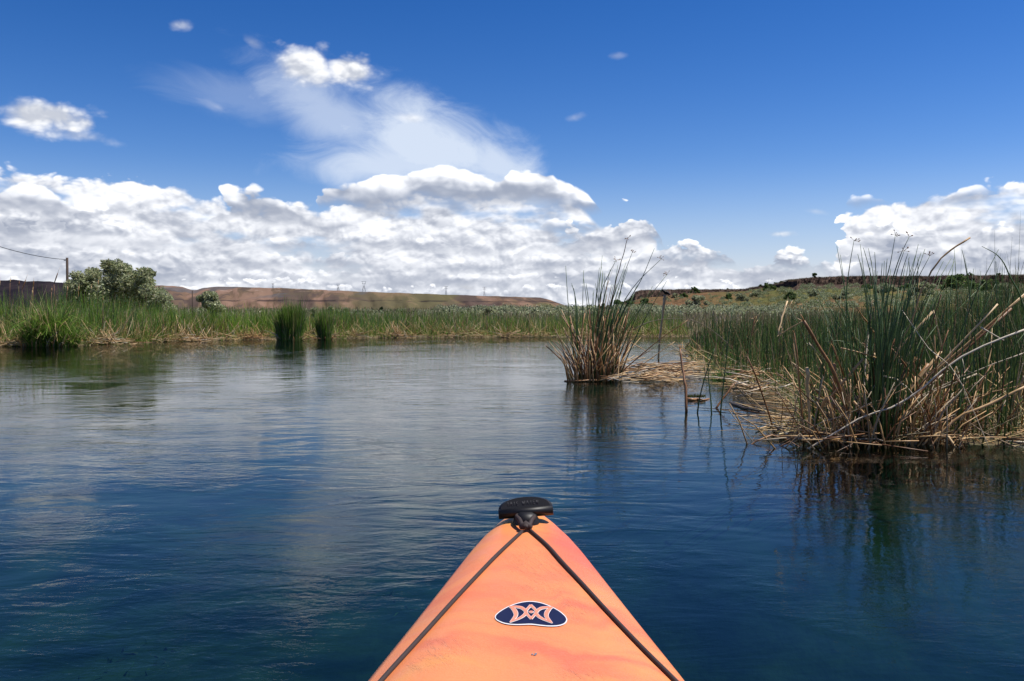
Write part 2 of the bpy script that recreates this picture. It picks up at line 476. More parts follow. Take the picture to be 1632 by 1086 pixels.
def mat_butte():
    m, nt, b = new_mat('butte_slope')
    p = geo_pos(nt); x, y, z = sepxyz(nt, p)
    n1 = noise(nt, comb(nt, x, y * .45, z * 2), .022, 5, .6, .4)
    n2 = noise(nt, comb(nt, x, y, z * 2), .16, 6, .65)
    n3 = noise(nt, comb(nt, x, y, z * 3), .9, 4, .7)
    c = mix(nt, n1.ramp(.40, .52), s2l(122, 98, 72), s2l(106, 104, 62))
    c = mix(nt, n2.ramp(.42, .60) * .75, c, s2l(80, 84, 56))
    c = mix(nt, n3.ramp(.5, .62) * .6, c, s2l(58, 56, 40))
    a = nt.nodes.new('ShaderNodeVertexColor'); a.layer_name = 'tint'
    s3 = nt.nodes.new('ShaderNodeSeparateColor'); nt.links.new(a.outputs[0], s3.inputs[0])
    rock, top, red = (V(nt, s3.outputs[i]) for i in range(3))
    c = mix(nt, red * .85, c, mix(nt, n2.ramp(.4, .6), s2l(122, 86, 68), s2l(100, 72, 58)))
    cr = noise(nt, comb(nt, x, y, z * .25), .7, 5, .7)
    rc = mix(nt, cr.ramp(.38, .62), s2l(52, 44, 40), s2l(100, 84, 74))
    c = mix(nt, (rock + (n2 - .5) * .9).ramp(.35, .6), c, rc)
    c = mix(nt, top, c, mix(nt, n2.ramp(.4, .6), s2l(106, 90, 70), s2l(84, 82, 54)))
    nt.links.new(c.s, b.inputs['Base Color']); b.inputs['Roughness'].default_value = 1; b.inputs['Specular IOR Level'].default_value = 0
    nt.links.new(bump(nt, n3 + cr, .6, .7).s, b.inputs['Normal'])
    return m
M['butte'] = mat_butte()
def mat_plain(name, c, rough=.6, spec=.4, metal=0):
    m, nt, b = new_mat(name)
    n = noise(nt, geo_pos(nt), 30, 3, .6)
    nt.links.new(mix(nt, n, tuple(k * .8 for k in c), tuple(min(1, k * 1.2) for k in c)).s, b.inputs['Base Color'])
    b.inputs['Roughness'].default_value = rough; b.inputs['Specular IOR Level'].default_value = spec; b.inputs['Metallic'].default_value = metal
    return m
def mat_kayak():
    m, nt, b = new_mat('orange_polyethylene')
    tc = nt.nodes.new('ShaderNodeTexCoord'); p = V(nt, tc.outputs['Object']); x, y, z = sepxyz(nt, p)
    w = noise(nt, p, 2.2, 3, .5, .8)
    n1 = noise(nt, comb(nt, x * 1.2 + w * 1.4, y * 2.4 + w * .8, z), 1.6, 3, .5, .8)
    n2 = noise(nt, comb(nt, x * 1.0 + 5, y * 2.4 + w * 1.2, z), 1.8, 3, .5, .9)
    c = mix(nt, n1.ramp(.38, .60), (.80, .30, .085), (.77, .24, .09))
    c = mix(nt, n2.ramp(.50, .72) * .62, c, (.62, .095, .065))
    c = mix(nt, n2.ramp(.46, .32) * .6, c, (.72, .31, .075))
    # redder along the right-hand side near the bow, yellow moulding round the cord hole
    c = mix(nt, x.ramp(.01, .10) * y.ramp(-.55, -.2) * .75, c, (.62, .09, .06))
    d = nt.nodes.new('ShaderNodeVectorMath'); d.operation = 'DISTANCE'; nt.links.new(p.s, d.inputs[0]); d.inputs[1].default_value = (.0, -.01, .32)
    dd = V(nt, d.outputs['Value'])
    c = mix(nt, dd.ramp(.03, .085, 1, 0) * .85, c, (.72, .30, .03))
    g = noise(nt, p, 260, 3, .6)
    c = mix(nt, g.ramp(.35, .7) * .12, c, (.78, .42, .22))
    scr = noise(nt, comb(nt, x * 22 + y * 9, y * 1.6 - x * .7, z), 5, 3, .6, .5)
    scr2 = noise(nt, comb(nt, x * 2 - y * 3, y * 20 + x * 16, z), 3, 3, .6, .4)
    sc = ((scr - .5).abs().ramp(0, .010, 1, 0)).max((scr2 - .5).abs().ramp(0, .006, 1, 0)) * noise(nt, p, 5, 2, .5).ramp(.5, .62)
    c = mix(nt, sc * .35, c, (.80, .50, .34))
    dirt = noise(nt, p, 14, 5, .7).ramp(.58, .75)
    c = mix(nt, dirt * .08, c, (.36, .15, .07))
    nt.links.new(c.s, b.inputs['Base Color']); link(nt, noise(nt, p, 9, 4, .6).ramp(.3, .7, .34, .58), b.inputs['Roughness']); b.inputs['Specular IOR Level'].default_value = .4
    g2 = noise(nt, p, 22, 4, .6)
    nt.links.new(bump(nt, g * .0006 + g2 * .0012 - sc * .0006, 1.0, .9).s, b.inputs['Normal'])
    return m
M['kayak'] = mat_kayak()
M['rubber'] = mat_plain('black_plastic', (.006, .006, .007), .5, .4)
M['cord'] = mat_plain('dark_bungee_cord', (.045, .032, .03), .7, .3)
M['navy'] = mat_plain('navy_decal', (.010, .010, .038), .4, .4)
M['white'] = mat_plain('white_decal', (.78, .76, .76), .4, .4)
M['logo'] = mat_plain('orange_decal', (.80, .27, .16), .4, .4)
M['wood_pole'] = mat_plain('weathered_pole_wood', (.07, .05, .04), .85, .2)
M['steel'] = mat_plain('galvanised_steel', (.16, .17, .18), .6, .4)
M['wire'] = mat_plain('power_wire', (.03, .03, .03), .6, .3)
M['black_feather'] = mat_plain('black_feathers', (.014, .011, .012), .6, .3)
M['pale_feather'] = mat_plain('pale_feathers', (.30, .22, .12), .7, .2)

# ------------------------------------------------------------------ river outline
left_shore = [(-140, 556), (0, 553), (60, 552), (130, 551), (210, 547.5), (280, 544.5), (330, 543), (420, 541.5), (500, 541), (560, 539.5), (640, 538.6), (760, 538.2), (900, 537.6), (1000, 537), (1100, 536.5)]
right_shore = [(1120, 540), (1088, 548), (1092, 560), (1102, 575), (1116, 592), (1150, 607), (1186, 622), (1232, 634), (1256, 646), (1268, 660), (1262, 676), (1252, 690), (1262, 700), (1330, 704), (1420, 708), (1520, 708), (1640, 712)]
Ls = [on_z(*q) for q in left_shore]; Rs = [on_z(*q) for q in right_shore]
poly = [(-60, -160), (-34, -40), (-25, 0), (-21, 16)] + [(p.x, p.y) for p in Ls] + [(24, 46), (24, 42.5)] + [(p.x, p.y) for p in Rs] + [(4.6, 6.0), (6.2, 4.8), (7.0, 2), (8, -10), (12, -60), (20, -160)]
poly = np.array(poly)
def river_sd(x, y):
    """signed distance to the river outline, negative on the water"""
    x = np.asarray(x, float); y = np.asarray(y, float)
    d = np.full(x.shape, 1e9); inside = np.zeros(x.shape, bool)
    n = len(poly)
    for i in range(n):
        ax, ay = poly[i]; bx, by = poly[(i + 1) % n]
        ex, ey = bx - ax, by - ay
        t = np.clip(((x - ax) * ex + (y - ay) * ey) / (ex * ex + ey * ey), 0, 1)
        d = np.minimum(d, np.hypot(x - ax - t * ex, y - ay - t * ey))
        c = ((ay > y) != (by > y)) & (x < (bx - ax) * (y - ay) / (by - ay + 1e-12) + ax)
        inside ^= c
    return np.where(inside, -d, d)
def ground_z(x, y):
    sd = river_sd(x, y)
    r = np.hypot(x, y)
    land = .10 * np.clip(sd / .5, 0, 1) + .25 * np.clip((sd - .5) / 8, 0, 1) + 3.6 * np.clip((r - 60) / 260, 0, 1)
    land = land + (fbm(x * .25, y * .25, 4) - .5) * .25 * np.clip(sd / 6, 0, 1) + (fbm(x * 2, y * 2, 3) - .5) * .06 * np.clip(sd / .4, 0, 1)
    bed = -1.15 * np.clip(-sd / 2.2, 0, 1) ** .7 + (fbm(x * .8, y * .8, 4) - .5) * .35 * np.clip(-sd / 2, 0, 1)
    return np.where(sd > 0, land, bed - .005)

def build_ground():
    az = np.concatenate([np.linspace(-40, 40, 420), np.linspace(40, 320, 120)[1:-1]])
    a = np.radians(az)
    rr = np.concatenate([np.linspace(.6, 60, 250), np.geomspace(60, 12000, 50)[1:]])
    A, RR = np.meshgrid(a, rr)
    X = np.sin(A) * RR; Y = np.cos(A) * RR
    Z = ground_z(X, Y)
    na, nr = len(a), len(rr)
    v = np.stack([X, Y, Z], -1).reshape(-1, 3)
    v = np.vstack([v, [[0, 0, -1.1]]])
    i, j = np.meshgrid(np.arange(nr - 1), np.arange(na), indexing='ij')
    j2 = (j + 1) % na
    q = np.stack([i * na + j, (i + 1) * na + j, (i + 1) * na + j2, i * na + j2], -1).reshape(-1, 4)
    q = q[:, ::-1]
    c = len(v) - 1
    tri = np.array([[c, jj, (jj + 1) % na, (jj + 1) % na] for jj in range(na)])
    fan = [(c, int(jj), int((jj + 1) % na)) for jj in range(na)]
    me_o = mesh_obj('ground', v, q, M['ground'])
    tag(me_o, kind='structure', label='river bed, muddy banks and the floodplain running out to the hills')
    mesh_fan = mesh_obj('riverbed', [v[c]] + [v[k] for k in range(na)], [(0, k + 1, (k + 1) % na + 1) for k in range(na)], M['ground'])
    tag(mesh_fan, kind='structure', label='river bed straight under the kayak')
build_ground()
wv = [(-62, -165, 0), (30, -165, 0), (30, 60, 0), (-62, 60, 0)]
tag(mesh_obj('water', wv, [(0, 1, 2, 3)], M['water'], smooth=False), 'calm rippled river water reflecting clouds', kind='structure')

# ------------------------------------------------------------------ hills
def interp_px(pts, px):
    xs = [p[0] for p in pts]; ys = [p[1] for p in pts]
    return np.interp(px, xs, ys)
def build_mesa(name, sky, D, toe, mat, px0, px1, n, prof, gully, label, seed=0.0, jag=.0):
    """a long table hill: skyline given as photo points, at distance D, its foot at distance toe"""
    px = np.linspace(px0, px1, n)
    ysk = interp_px(sky, px)
    a = np.arctan((px - 816) / F)
    ztop = np.array([at(816, yy, D).z for yy in ysk]) + (fbm(px * .09 + seed, px * 0 + 3, 4) - .5) * jag
    t = np.concatenate([np.linspace(0, 1, prof), np.linspace(1.1, 1.8, 4)])
    rows = []
    rnd = fbm(px * .045 + seed, px * 0, 5) - .5
    for k, tt in enumerate(t):
        if tt <= 1:
            g = fbm(px * .05 + seed * 3 + tt * .7, px * 0 + tt * 1.5, 5) - .5
            dist = toe + (D - toe) * tt + (g * gully * math.sin(math.pi * min(1, tt)) * 1.6 + rnd * gully * (1 - tt))
            h = .12 + .88 * tt ** 1.25
            h = h + .035 * math.tanh((tt - .45) * 30) - .035 * math.tanh((tt - .72) * 30) * .0
            z = -2 + (ztop + 2) * (h if tt < 1 else 1)
            if tt == 0: z = z * 0 - 4
        else:
            dist = D + (tt - 1) * D * .5 + 0 * px; z = ztop - (tt - 1) * 8
        y = dist * np.cos(a) / np.cos(a); x = np.tan(a) * dist
        rows.append(np.stack([x, dist + 0 * x, z + 0 * x], -1))
    v = np.array(rows); K, N, _ = v.shape
    i, j = np.meshgrid(np.arange(K - 1), np.arange(N - 1), indexing='ij')
    q = np.stack([i * N + j, i * N + j + 1, (i + 1) * N + j + 1, (i + 1) * N + j], -1).reshape(-1, 4)
    o = mesh_obj(name, v.reshape(-1, 3), q, mat)
    tag(o, label, kind='structure')
    return o
build_mesa('hill', [(-2600, 470), (-900, 462), (-100, 458), (150, 456), (262, 456), (290, 458), (305, 463), (314, 463), (325, 460), (345, 458), (450, 460), (560, 465), (620, 467), (700, 470), (860, 475), (880, 480), (905, 489), (930, 496), (945, 499), (960, 506)],
           3400, 2500, M['mesa'], -2600, 960, 900, 40, 160, 'long reddish brown mesa far beyond the river', 0, 3)
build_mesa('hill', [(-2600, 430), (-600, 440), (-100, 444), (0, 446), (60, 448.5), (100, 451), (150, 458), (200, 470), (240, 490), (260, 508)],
           1500, 1250, M['shaded_mesa'], -2600, 262, 300, 24, 60, 'mesa at the far left with cloud shadow put into its colour', 5.3, 6)

BUTTE = {}
def build_butte():
    px = np.concatenate([np.linspace(930, 1900, 820), np.linspace(1900, 6500, 120)[1:]])
    a = np.arctan((px - 816) / F)
    sky = [(930, 503), (955, 497), (975, 488), (990, 483), (1004, 476), (1012, 466), (1022, 462.5), (1080, 461.5), (1150, 461.5), (1185, 461), (1215, 456), (1240, 452), (1255, 447), (1285, 443), (1340, 440.5), (1400, 440), (1500, 440), (1632, 438), (1800, 434), (6500, 430)]
    Dr = np.interp(px, [930, 1000, 1180, 1235, 1270, 1632, 1900, 6500], [470, 480, 470, 430, 330, 260, 200, 150])
    ysk = interp_px(sky, px)
    zt = EYE + (510 - ysk) / F * Dr + (fbm(px * .12, px * 0, 4) - .5) * .5 * np.clip((px - 1000) / 40, 0, 1)
    toe = Dr * .45
    rockh = np.interp(px, [930, 990, 1004, 1015, 1060, 1120, 1180, 1230, 1250, 1300, 1400, 6500], [0, .3, 3.8, 4.2, 3.4, 1.6, 1.2, 1.0, 2.2, 2.6, 3.0, 3.4])
    rows, cols = [], []
    T = np.linspace(0, 1, 44)
    for tt in T:
        g = fbm(px * .035 + tt * 1.2, px * 0 + tt * 2.2 + 7, 5) - .5
        dist = toe + (Dr - toe) * tt + g * 34 * math.sin(math.pi * tt)
        z = 2.6 + (zt - rockh - 2.6) * (tt ** 1.35) + (fbm(px * .11 + 9, px * 0 + tt * 9, 4) - .5) * 1.3 * math.sin(math.pi * tt)
        z = z - (3.5 if tt == 0 else 0)
        rows.append(np.stack([np.tan(a) * dist, dist, z], -1))
        red = np.clip(1.4 - np.abs(px - 1060) / 110, 0, 1) * (1 - tt * .3) + np.clip(1 - np.abs(px - 1330) / 160, 0, 1) * max(0, 1 - abs(tt - .25) / .2) * .8
        lower = np.clip((px - 1235) / 30, 0, 1) * max(0, min(1, (tt - .72) / .12)) * .62
        cols.append(np.stack([lower + 0 * px, 0 * px, np.clip(red, 0, 1)], -1))
    base = rows[-1].copy()
    for k, tt in enumerate((.0, .33, .34, .66, .67, 1.0)):
        jx = (fbm(px * .33 + k * 2, px * 0 + k, 3) - .5) * 3.0
        r = base.copy(); dd = base[:, 1] + .3 + jx * (.6 if 0 < k < 5 else .3) + (k // 2) * .9
        r[:, 0] = np.tan(a) * dd; r[:, 1] = dd; r[:, 2] = base[:, 2] + rockh * tt
        rows.append(r); cols.append(np.stack([np.clip(rockh / 1.2, 0, 1), 0 * px, 0 * px], -1))
    for tt, dz in ((2, .05), (14, .3), (90, .6), (400, -2)):
        r = rows[-1 if tt == 2 else len(rows) - 1].copy(); dd = Dr + 3 + tt
        r = np.stack([np.tan(a) * dd, dd, zt + dz * np.clip((px - 960) / 60, 0, 1)], -1)
        rows.append(r); cols.append(np.stack([0 * px, 0 * px + 1, 0 * px], -1))
    v = np.array(rows); K, N, _ = v.shape; c = np.array(cols)
    i, j = np.meshgrid(np.arange(K - 1), np.arange(N - 1), indexing='ij')
    q = np.stack([i * N + j, i * N + j + 1, (i + 1) * N + j + 1, (i + 1) * N + j], -1).reshape(-1, 4)
    o = mesh_obj('hill', v.reshape(-1, 3), q, M['butte'], colors=c.reshape(-1, 3))
    tag(o, 'grassy butte with a dark basalt rim behind the right bank', kind='structure')
    BUTTE['px'], BUTTE['rows'], BUTTE['T'] = px, v, T
build_butte()
def butte_point(px, tt):
    k = min(len(BUTTE['T']) - 1, int(round(tt * (len(BUTTE['T']) - 1)))); j = int(np.argmin(abs(BUTTE['px'] - px)))
    return Vector(BUTTE['rows'][k, j])

# ------------------------------------------------------------------ blades in bulk
def pal(n, cols, w=None, jit=.12):
    cols = np.array(cols); idx = rng.choice(len(cols), n, p=w)
    c = cols[idx] * (1 + rng.normal(0, jit, (n, 1))) * (1 + rng.normal(0, .04, (n, 3)))
    return np.clip(c, .004, .9)
def blades(base, h, lean, width, curve, cols, segs=3, face=None, tubes=False):
    """many tapered blades: base (n,3), h (n), lean (n,2), width (n), curve (n) droop"""
    n = len(base); S = segs + 1
    t = np.linspace(0, 1, S)[None, :]
    cx = lean[:, :1] * (t + curve[:, None] * t * t); cy = lean[:, 1:] * (t + curve[:, None] * t * t)
    L = np.sqrt(np.maximum(.05, 1 - np.clip(cx ** 2 + cy ** 2, 0, .9)))
    x = base[:, :1] + cx * h[:, None]; y = base[:, 1:2] + cy * h[:, None]; z = base[:, 2:] + t * h[:, None] * L
    w = width[:, None] * np.maximum(.12, (1 - t ** 2.2))
    P = np.stack([x, y, z], -1)
    ang = rng.uniform(0, math.pi, n) if face is None else face
    if tubes:
        vs = []
        for k in range(3):
            d = np.stack([np.cos(ang + k * 2.094), np.sin(ang + k * 2.094), 0 * ang], -1)[:, None, :]
            vs.append(P + d * w[..., None] * .5)
        v = np.stack(vs, 2); v = v.reshape(-1, 3); m = 3
        i = (np.arange(n)[:, None] * S + np.arange(segs)[None]).ravel()
        q = np.concatenate([np.stack([i * 3 + k, i * 3 + (k + 1) % 3, (i + 1) * 3 + (k + 1) % 3, (i + 1) * 3 + k], -1) for k in range(3)])
    else:
        d = np.stack([np.cos(ang), np.sin(ang), 0 * ang], -1)[:, None, :]
        v = np.stack([P - d * w[..., None] * .5, P + d * w[..., None] * .5], 2).reshape(-1, 3); m = 2
        i = (np.arange(n)[:, None] * S + np.arange(segs)[None]).ravel()
        q = np.stack([i * 2, i * 2 + 1, i * 2 + 3, i * 2 + 2], -1)
    c = np.repeat(cols, S * m, 0).reshape(n, S, m, 3)
    return v, q, c.reshape(-1, 3)
def sticks(base, d, L, width, cols):
    """straight thin three-sided sticks in any direction"""
    n = len(base); d = d / np.linalg.norm(d, axis=1, keepdims=True)
    up = np.tile([[.1, .05, 1.0]], (n, 1)); a = np.cross(d, up); a /= np.linalg.norm(a, axis=1, keepdims=True); b = np.cross(d, a)
    P0, P1 = base, base + d * L[:, None]
    pm = (P0 + P1) / 2 + rng.normal(0, .03, (n, 3)) * L[:, None]
    vs = []
    for P, k_ in ((P0, 1), (pm, .9), (P1, .5)):
        for k in range(3):
            w = k * 2.094
            vs.append(P + (a * math.cos(w) + b * math.sin(w)) * (width * .5 * k_)[:, None])
    v = np.stack(vs, 1).reshape(-1, 3)
    i = np.arange(n) * 9
    q = np.concatenate([np.stack([i + r * 3 + k, i + r * 3 + (k + 1) % 3, i + r * 3 + 3 + (k + 1) % 3, i + r * 3 + 3 + k], -1) for r in (0, 1) for k in range(3)])
    return v, q, np.repeat(cols, 9, 0)
class Bulk:
    def __init__(s): s.v, s.q, s.c, s.n = [], [], [], 0
    def add(s, t):
        s.v.append(t[0]); s.q.append(t[1] + s.n); s.c.append(t[2]); s.n += len(t[0])
    def build(s, name, mat, parent=None, smooth=False, loc=None):
        return mesh_obj(name, np.concatenate(s.v), np.concatenate(s.q), mat, parent, smooth=smooth, colors=np.concatenate(s.c), loc=loc)

GREEN = [(.17, .28, .026), (.125, .23, .026), (.24, .33, .04), (.09, .155, .026)]
DEEP = [(.072, .14, .038), (.10, .18, .044), (.14, .21, .05), (.048, .095, .03)]
STRAW = [(.50, .35, .17), (.40, .26, .11), (.60, .47, .27), (.27, .15, .07), (.44, .35, .23)]

def along(shore, n, lo, hi, p0=0.0, p1=1.0):
    """points scattered behind a shoreline polyline, lo..hi metres inland (away from the camera)"""
    P = np.array([(p.x, p.y) for p in shore]); seg = np.hypot(*(P[1:] - P[:-1]).T); cum = np.concatenate([[0], np.cumsum(seg)])
    s = rng.uniform(p0, p1, n) * cum[-1]
    x = np.interp(s, cum, P[:, 0]); y = np.interp(s, cum, P[:, 1])
    d = lo + (hi - lo) * rng.random(n)
    r = np.hypot(x, y)
    return x + x / r * d * .6, y + y / r * d, d
def left_bank():
    shore = [Vector((-25, 5, 0)), Vector((-21, 16, 0))] + Ls
    # the standing cattails and reeds
    B = Bulk()
    n = 40000
    x, y, d = along(shore, n, .5, 9)
    sd = river_sd(x, y); k = sd > .25; x, y, d = x[k], y[k], d[k]; n = len(x)
    px = 816 + F * x / y
    z = ground_z(x, y)
    H = np.interp(px, [-200, 0, 120, 300, 420, 600, 700, 900, 1100], [2.3, 2.2, 1.9, 1.45, 1.2, .98, .95, .92, 1.0])
    patch = fbm(x * .35, y * .2 + 4, 4)
    h = H * (.35 + 1.1 * patch) * (.45 + .75 * rng.random(n) ** 1.3) * np.clip(.45 + d / 2.2, .45, 1)
    t1 = fbm(x * .45 + 30, y * .3, 3); tone = .55 + .95 * fbm(x * .9 + 70, y * .5, 4)
    g = pal(n, GREEN, [.35, .3, .2, .15], .18)
    dp = pal(n, DEEP, None, .15); st = pal(n, STRAW, None, .18)
    hue = np.interp(px, [-200, 0, 250, 420, 560, 700, 780, 1100], [.55, .55, .35, .1, .5, .6, .4, .4])
    c = np.where((rng.random(n) < hue + (t1 - .5) * .8)[:, None], dp * 1.15, g)
    dry = np.interp(px, [-200, 0, 200, 330, 420, 640, 760, 900, 1100], [.3, .26, .26, .16, .08, .14, .34, .26, .2]) * (.35 + 1.3 * fbm(x * .6, y * .4 + 60, 3)) + .22 * np.exp(-d / .8)
    dry = dry + .5 * np.clip(fbm(x * .5 + 90, y * .3, 3) - .62, 0, 1) * 3
    c = c * tone[:, None]
    isdry = rng.random(n) < dry
    c = np.where(isdry[:, None], st * .85, c)
    h = np.where(isdry & (rng.random(n) < .5), h * .75, h)
    lean = rng.normal(0, .09, (n, 2)) + isdry[:, None] * rng.normal(0, .16, (n, 2))
    B.add(blades(np.stack([x, y, z - .03], -1), h, lean, rng.uniform(.012, .03, n), rng.uniform(0, 1.4, n), c, 3))
    # short yellow-green fringe plants at the water's edge
    n = 15000
    x, y, d = along(shore, n, .0, 1.8); z = ground_z(x, y)
    c = pal(n, [(.14, .23, .03), (.19, .25, .05), (.09, .16, .025), (.36, .28, .12)], [.35, .25, .2, .2], .25)
    B.add(blades(np.stack([x, y, z - .03], -1), rng.uniform(.12, .6, n) * (.5 + fbm(x * .9, y * .9, 3)), rng.normal(0, .35, (n, 2)), rng.uniform(.012, .028, n), rng.uniform(0, 1.5, n), c, 2))
    tag(B.build('reed_bed', M['blade']), 'dense green cattail and reed belt along the left and far bank', 'reed bed', kind='stuff')
    # dead straw lying on the margin
    B = Bulk(); n = 5200
    x, y, d = along(shore, n, -.1, 1.5); z = ground_z(x, y)
    clump = fbm(x * .8 + 9, y * .5, 3) > .54; k = clump | (rng.random(n) < .12)
    x, y, z, n = x[k], y[k], z[k], int(k.sum())
    dr = np.stack([rng.normal(0, 1, n), rng.normal(0, 1, n), rng.normal(.12, .22, n)], -1)
    B.add(sticks(np.stack([x, y, np.maximum(z, 0) + rng.uniform(0, .12, n)], -1), dr, rng.uniform(.25, .95, n), rng.uniform(.012, .03, n), pal(n, STRAW, [.3, .2, .25, .15, .1], .2)))
    n = 1500
    x, y, d = along(shore, n, .1, 2.2); z = ground_z(x, y)
    dr = np.stack([rng.normal(0, .5, n), rng.normal(0, .5, n), rng.uniform(.3, 1.2, n)], -1)
    B.add(sticks(np.stack([x, y, np.maximum(z, 0)], -1), dr, rng.uniform(.4, 1.2, n), rng.uniform(.012, .026, n), pal(n, STRAW, [.3, .2, .25, .15, .1], .2)))
    tag(B.build('dead_reeds', M['litter']), 'straw coloured dead reeds fallen along the left and far shoreline', 'dead reeds', kind='stuff')
left_bank()
def shore_heaps():
    for cx, w, n, lab in [(292, 62, 150, 'tangled heap of dry reeds at the waterline below the small round shrub tree'), (392, 46, 120, 'long low heap of bleached reeds left of the tall dark clump'), (562, 30, 60, 'small scatter of pale reeds just right of the smaller dark clump'), (628, 44, 150, 'flat bright heap of bleached reeds lying on the far shoreline'), (722, 26, 70, 'small fan-shaped heap of dry reeds on the far bank'), (806, 30, 80, 'brownish heap of fallen reeds on the far bank below the pale shrubs'), (150, 90, 170, 'wide tangle of broken pale stalks below the big round tree'), (18, 50, 110, 'heap of yellow dry reeds at the left edge of the bank')]:
        by = float(np.interp(cx, [q[0] for q in left_shore], [q[1] for q in left_shore])); c = on_z(cx, by); Y = c.y; T = Tangle()
        for k in range(int(n * .7)):
            f = max(-1.2, min(1.2, random.gauss(0, .55))); x = c.x + f * w / F * Y * .5; y = Y + random.uniform(-.15, .9); L = random.uniform(.25, .95)
            steep = random.random() < .3; a = random.gauss(0, .6) + random.choice([0, math.pi])
            p = Vector((x, y, .02 + random.random() * .22 * math.exp(-f * f * 1.5)))
            q = p + Vector((math.cos(a) * (.45 if steep else 1), math.sin(a) * .6, random.uniform(.4, 1.0) if steep else random.gauss(.05, .14))) * L
            T.add([p, p.lerp(q, .5) + Vector((random.gauss(0, .03), 0, random.gauss(0, .03))), q], random.uniform(.009, .017), .006, M[random.choice(['tan', 'tan', 'grey', 'brown', 'tan'])], 4)
        o = mesh_obj('reed_pile', T.v, T.f, None, None, mats=T.mats, fmat=T.m, loc=c); tag(o, lab, 'reed pile', 'dry reed heaps along the left and far shore')
DEFER = shore_heaps

# ------------------------------------------------------------------ far meadow and thicket
def meadow():
    B = Bulk()
    n = 30000
    a = rng.uniform(R(-36), R(46), n); r = np.exp(rng.uniform(math.log(52), math.log(300), n))
    x = np.sin(a) * r; y = np.cos(a) * r
    k = river_sd(x, y) > 6; x, y, r = x[k], y[k], r[k]; n = len(x); z = ground_z(x, y)
    c = pal(n, [(.25, .21, .12), (.16, .16, .07), (.10, .13, .045), (.30, .25, .17)], [.35, .25, .2, .2], .15)
    c = c * (.7 + .6 * fbm(x * .04, y * .04, 3))[:, None]
    B.add(blades(np.stack([x, y, z - .05], -1), rng.uniform(.5, 1.0, n) * (.7 + r / 300), rng.normal(0, .2, (n, 2)), .03 + r * .0009, rng.uniform(0, 1, n), c, 2))
    tag(B.build('meadow_grass', M['blade']), 'tall dry grass covering the flats beyond the river', 'grass', kind='stuff')
meadow()

def leaf_cloud(centres, radii, n, size, cols, elong=1.8, flat=.85, shell=.55):
    """leaf quads spread through a set of lumps, denser near each lump's surface"""
    centres = np.asarray(centres, float); radii = np.asarray(radii, float)
    w = radii ** 2; idx = rng.choice(len(centres), n, p=w / w.sum())
    d = rng.normal(0, 1, (n, 3)); d /= np.linalg.norm(d, axis=1, keepdims=True)
    rr = radii[idx] * (shell + (1 - shell) * rng.random(n) ** .6) * rng.uniform(.8, 1.14, n)
    P = centres[idx] + d * rr[:, None] * np.array([1, 1, flat])
    a = rng.normal(0, 1, (n, 3)) + d * .8; a /= np.linalg.norm(a, axis=1, keepdims=True)
    b = np.cross(a, rng.normal(0, 1, (n, 3))); b /= np.linalg.norm(b, axis=1, keepdims=True)
    s = size * rng.uniform(.6, 1.4, n)
    A = a * (s * elong * .5)[:, None]; Bv = b * (s * .5)[:, None]
    v = np.stack([P - A, P + Bv, P + A, P - Bv], 1).reshape(-1, 3)
    q = np.arange(n * 4).reshape(n, 4)
    tone = 1 + .25 * (rng.random(len(centres)) - .5)[idx]
    c = pal(n, cols, None, .16) * tone[:, None]
    return v, q, np.repeat(c, 4, 0)
OLIVE = [(.31, .34, .17), (.38, .40, .23), (.24, .27, .13), (.45, .46, .30)]
SAGE = [(.33, .36, .20), (.42, .43, .28), (.25, .28, .15)]
CONIF = [(.016, .035, .016), (.024, .048, .02), (.03, .052, .024)]
BUSHG = [(.10, .16, .045), (.14, .20, .06), (.07, .115, .035)]

def make_tree(name, base, width, height, lumps, nleaf, size, cols, label, cat='tree', group=None, trunkless=False, low=.1):
    base = Vector(base); root = empty(name, base, label, cat, group)
    C, Rr = [], []
    for i in range(lumps):
        t = random.random(); ang = random.uniform(0, 2 * math.pi)
        zz = low + (1 - low) * random.random() ** .8
        prof = math.sqrt(max(.02, 1 - ((zz - .35) / .68) ** 2)) if zz > .35 else .75 + .25 * zz / .35
        rad = width * .5 * prof * random.random() ** .5 * .86
        lr = width * random.uniform(.075, .14)
        zc = max(lr * .7, height * zz - lr)
        C.append((base.x + math.cos(ang) * rad, base.y + math.sin(ang) * rad * .85, base.z + zc)); Rr.append(lr)
    # limbs
    bag = Bag()
    tr = width * .035
    hub = base + Vector((width * .02, 0, height * .22))
    bag.add(tube_data([base + Vector((0, 0, -.1)), hub], [tr, tr * .75], 7))
    for c, r in zip(C, Rr):
        if random.random() < .75:
            c = Vector(c); m = hub.lerp(c, .5) + Vector((random.uniform(-.05, .05), 0, random.uniform(-.02, .06))) * width
            bag.add(tube_data([hub, m, c], [tr * .4, tr * .25, tr * .08], 4, False))
    bag.build('trunk', M['bark'], root)
    B = Bulk(); B.add(leaf_cloud(C, Rr, nleaf, size, cols)); B.build('crown', M['leaf'], root)
    return root
def gz(x, y): return float(ground_z(np.array([x]), np.array([y]))[0])

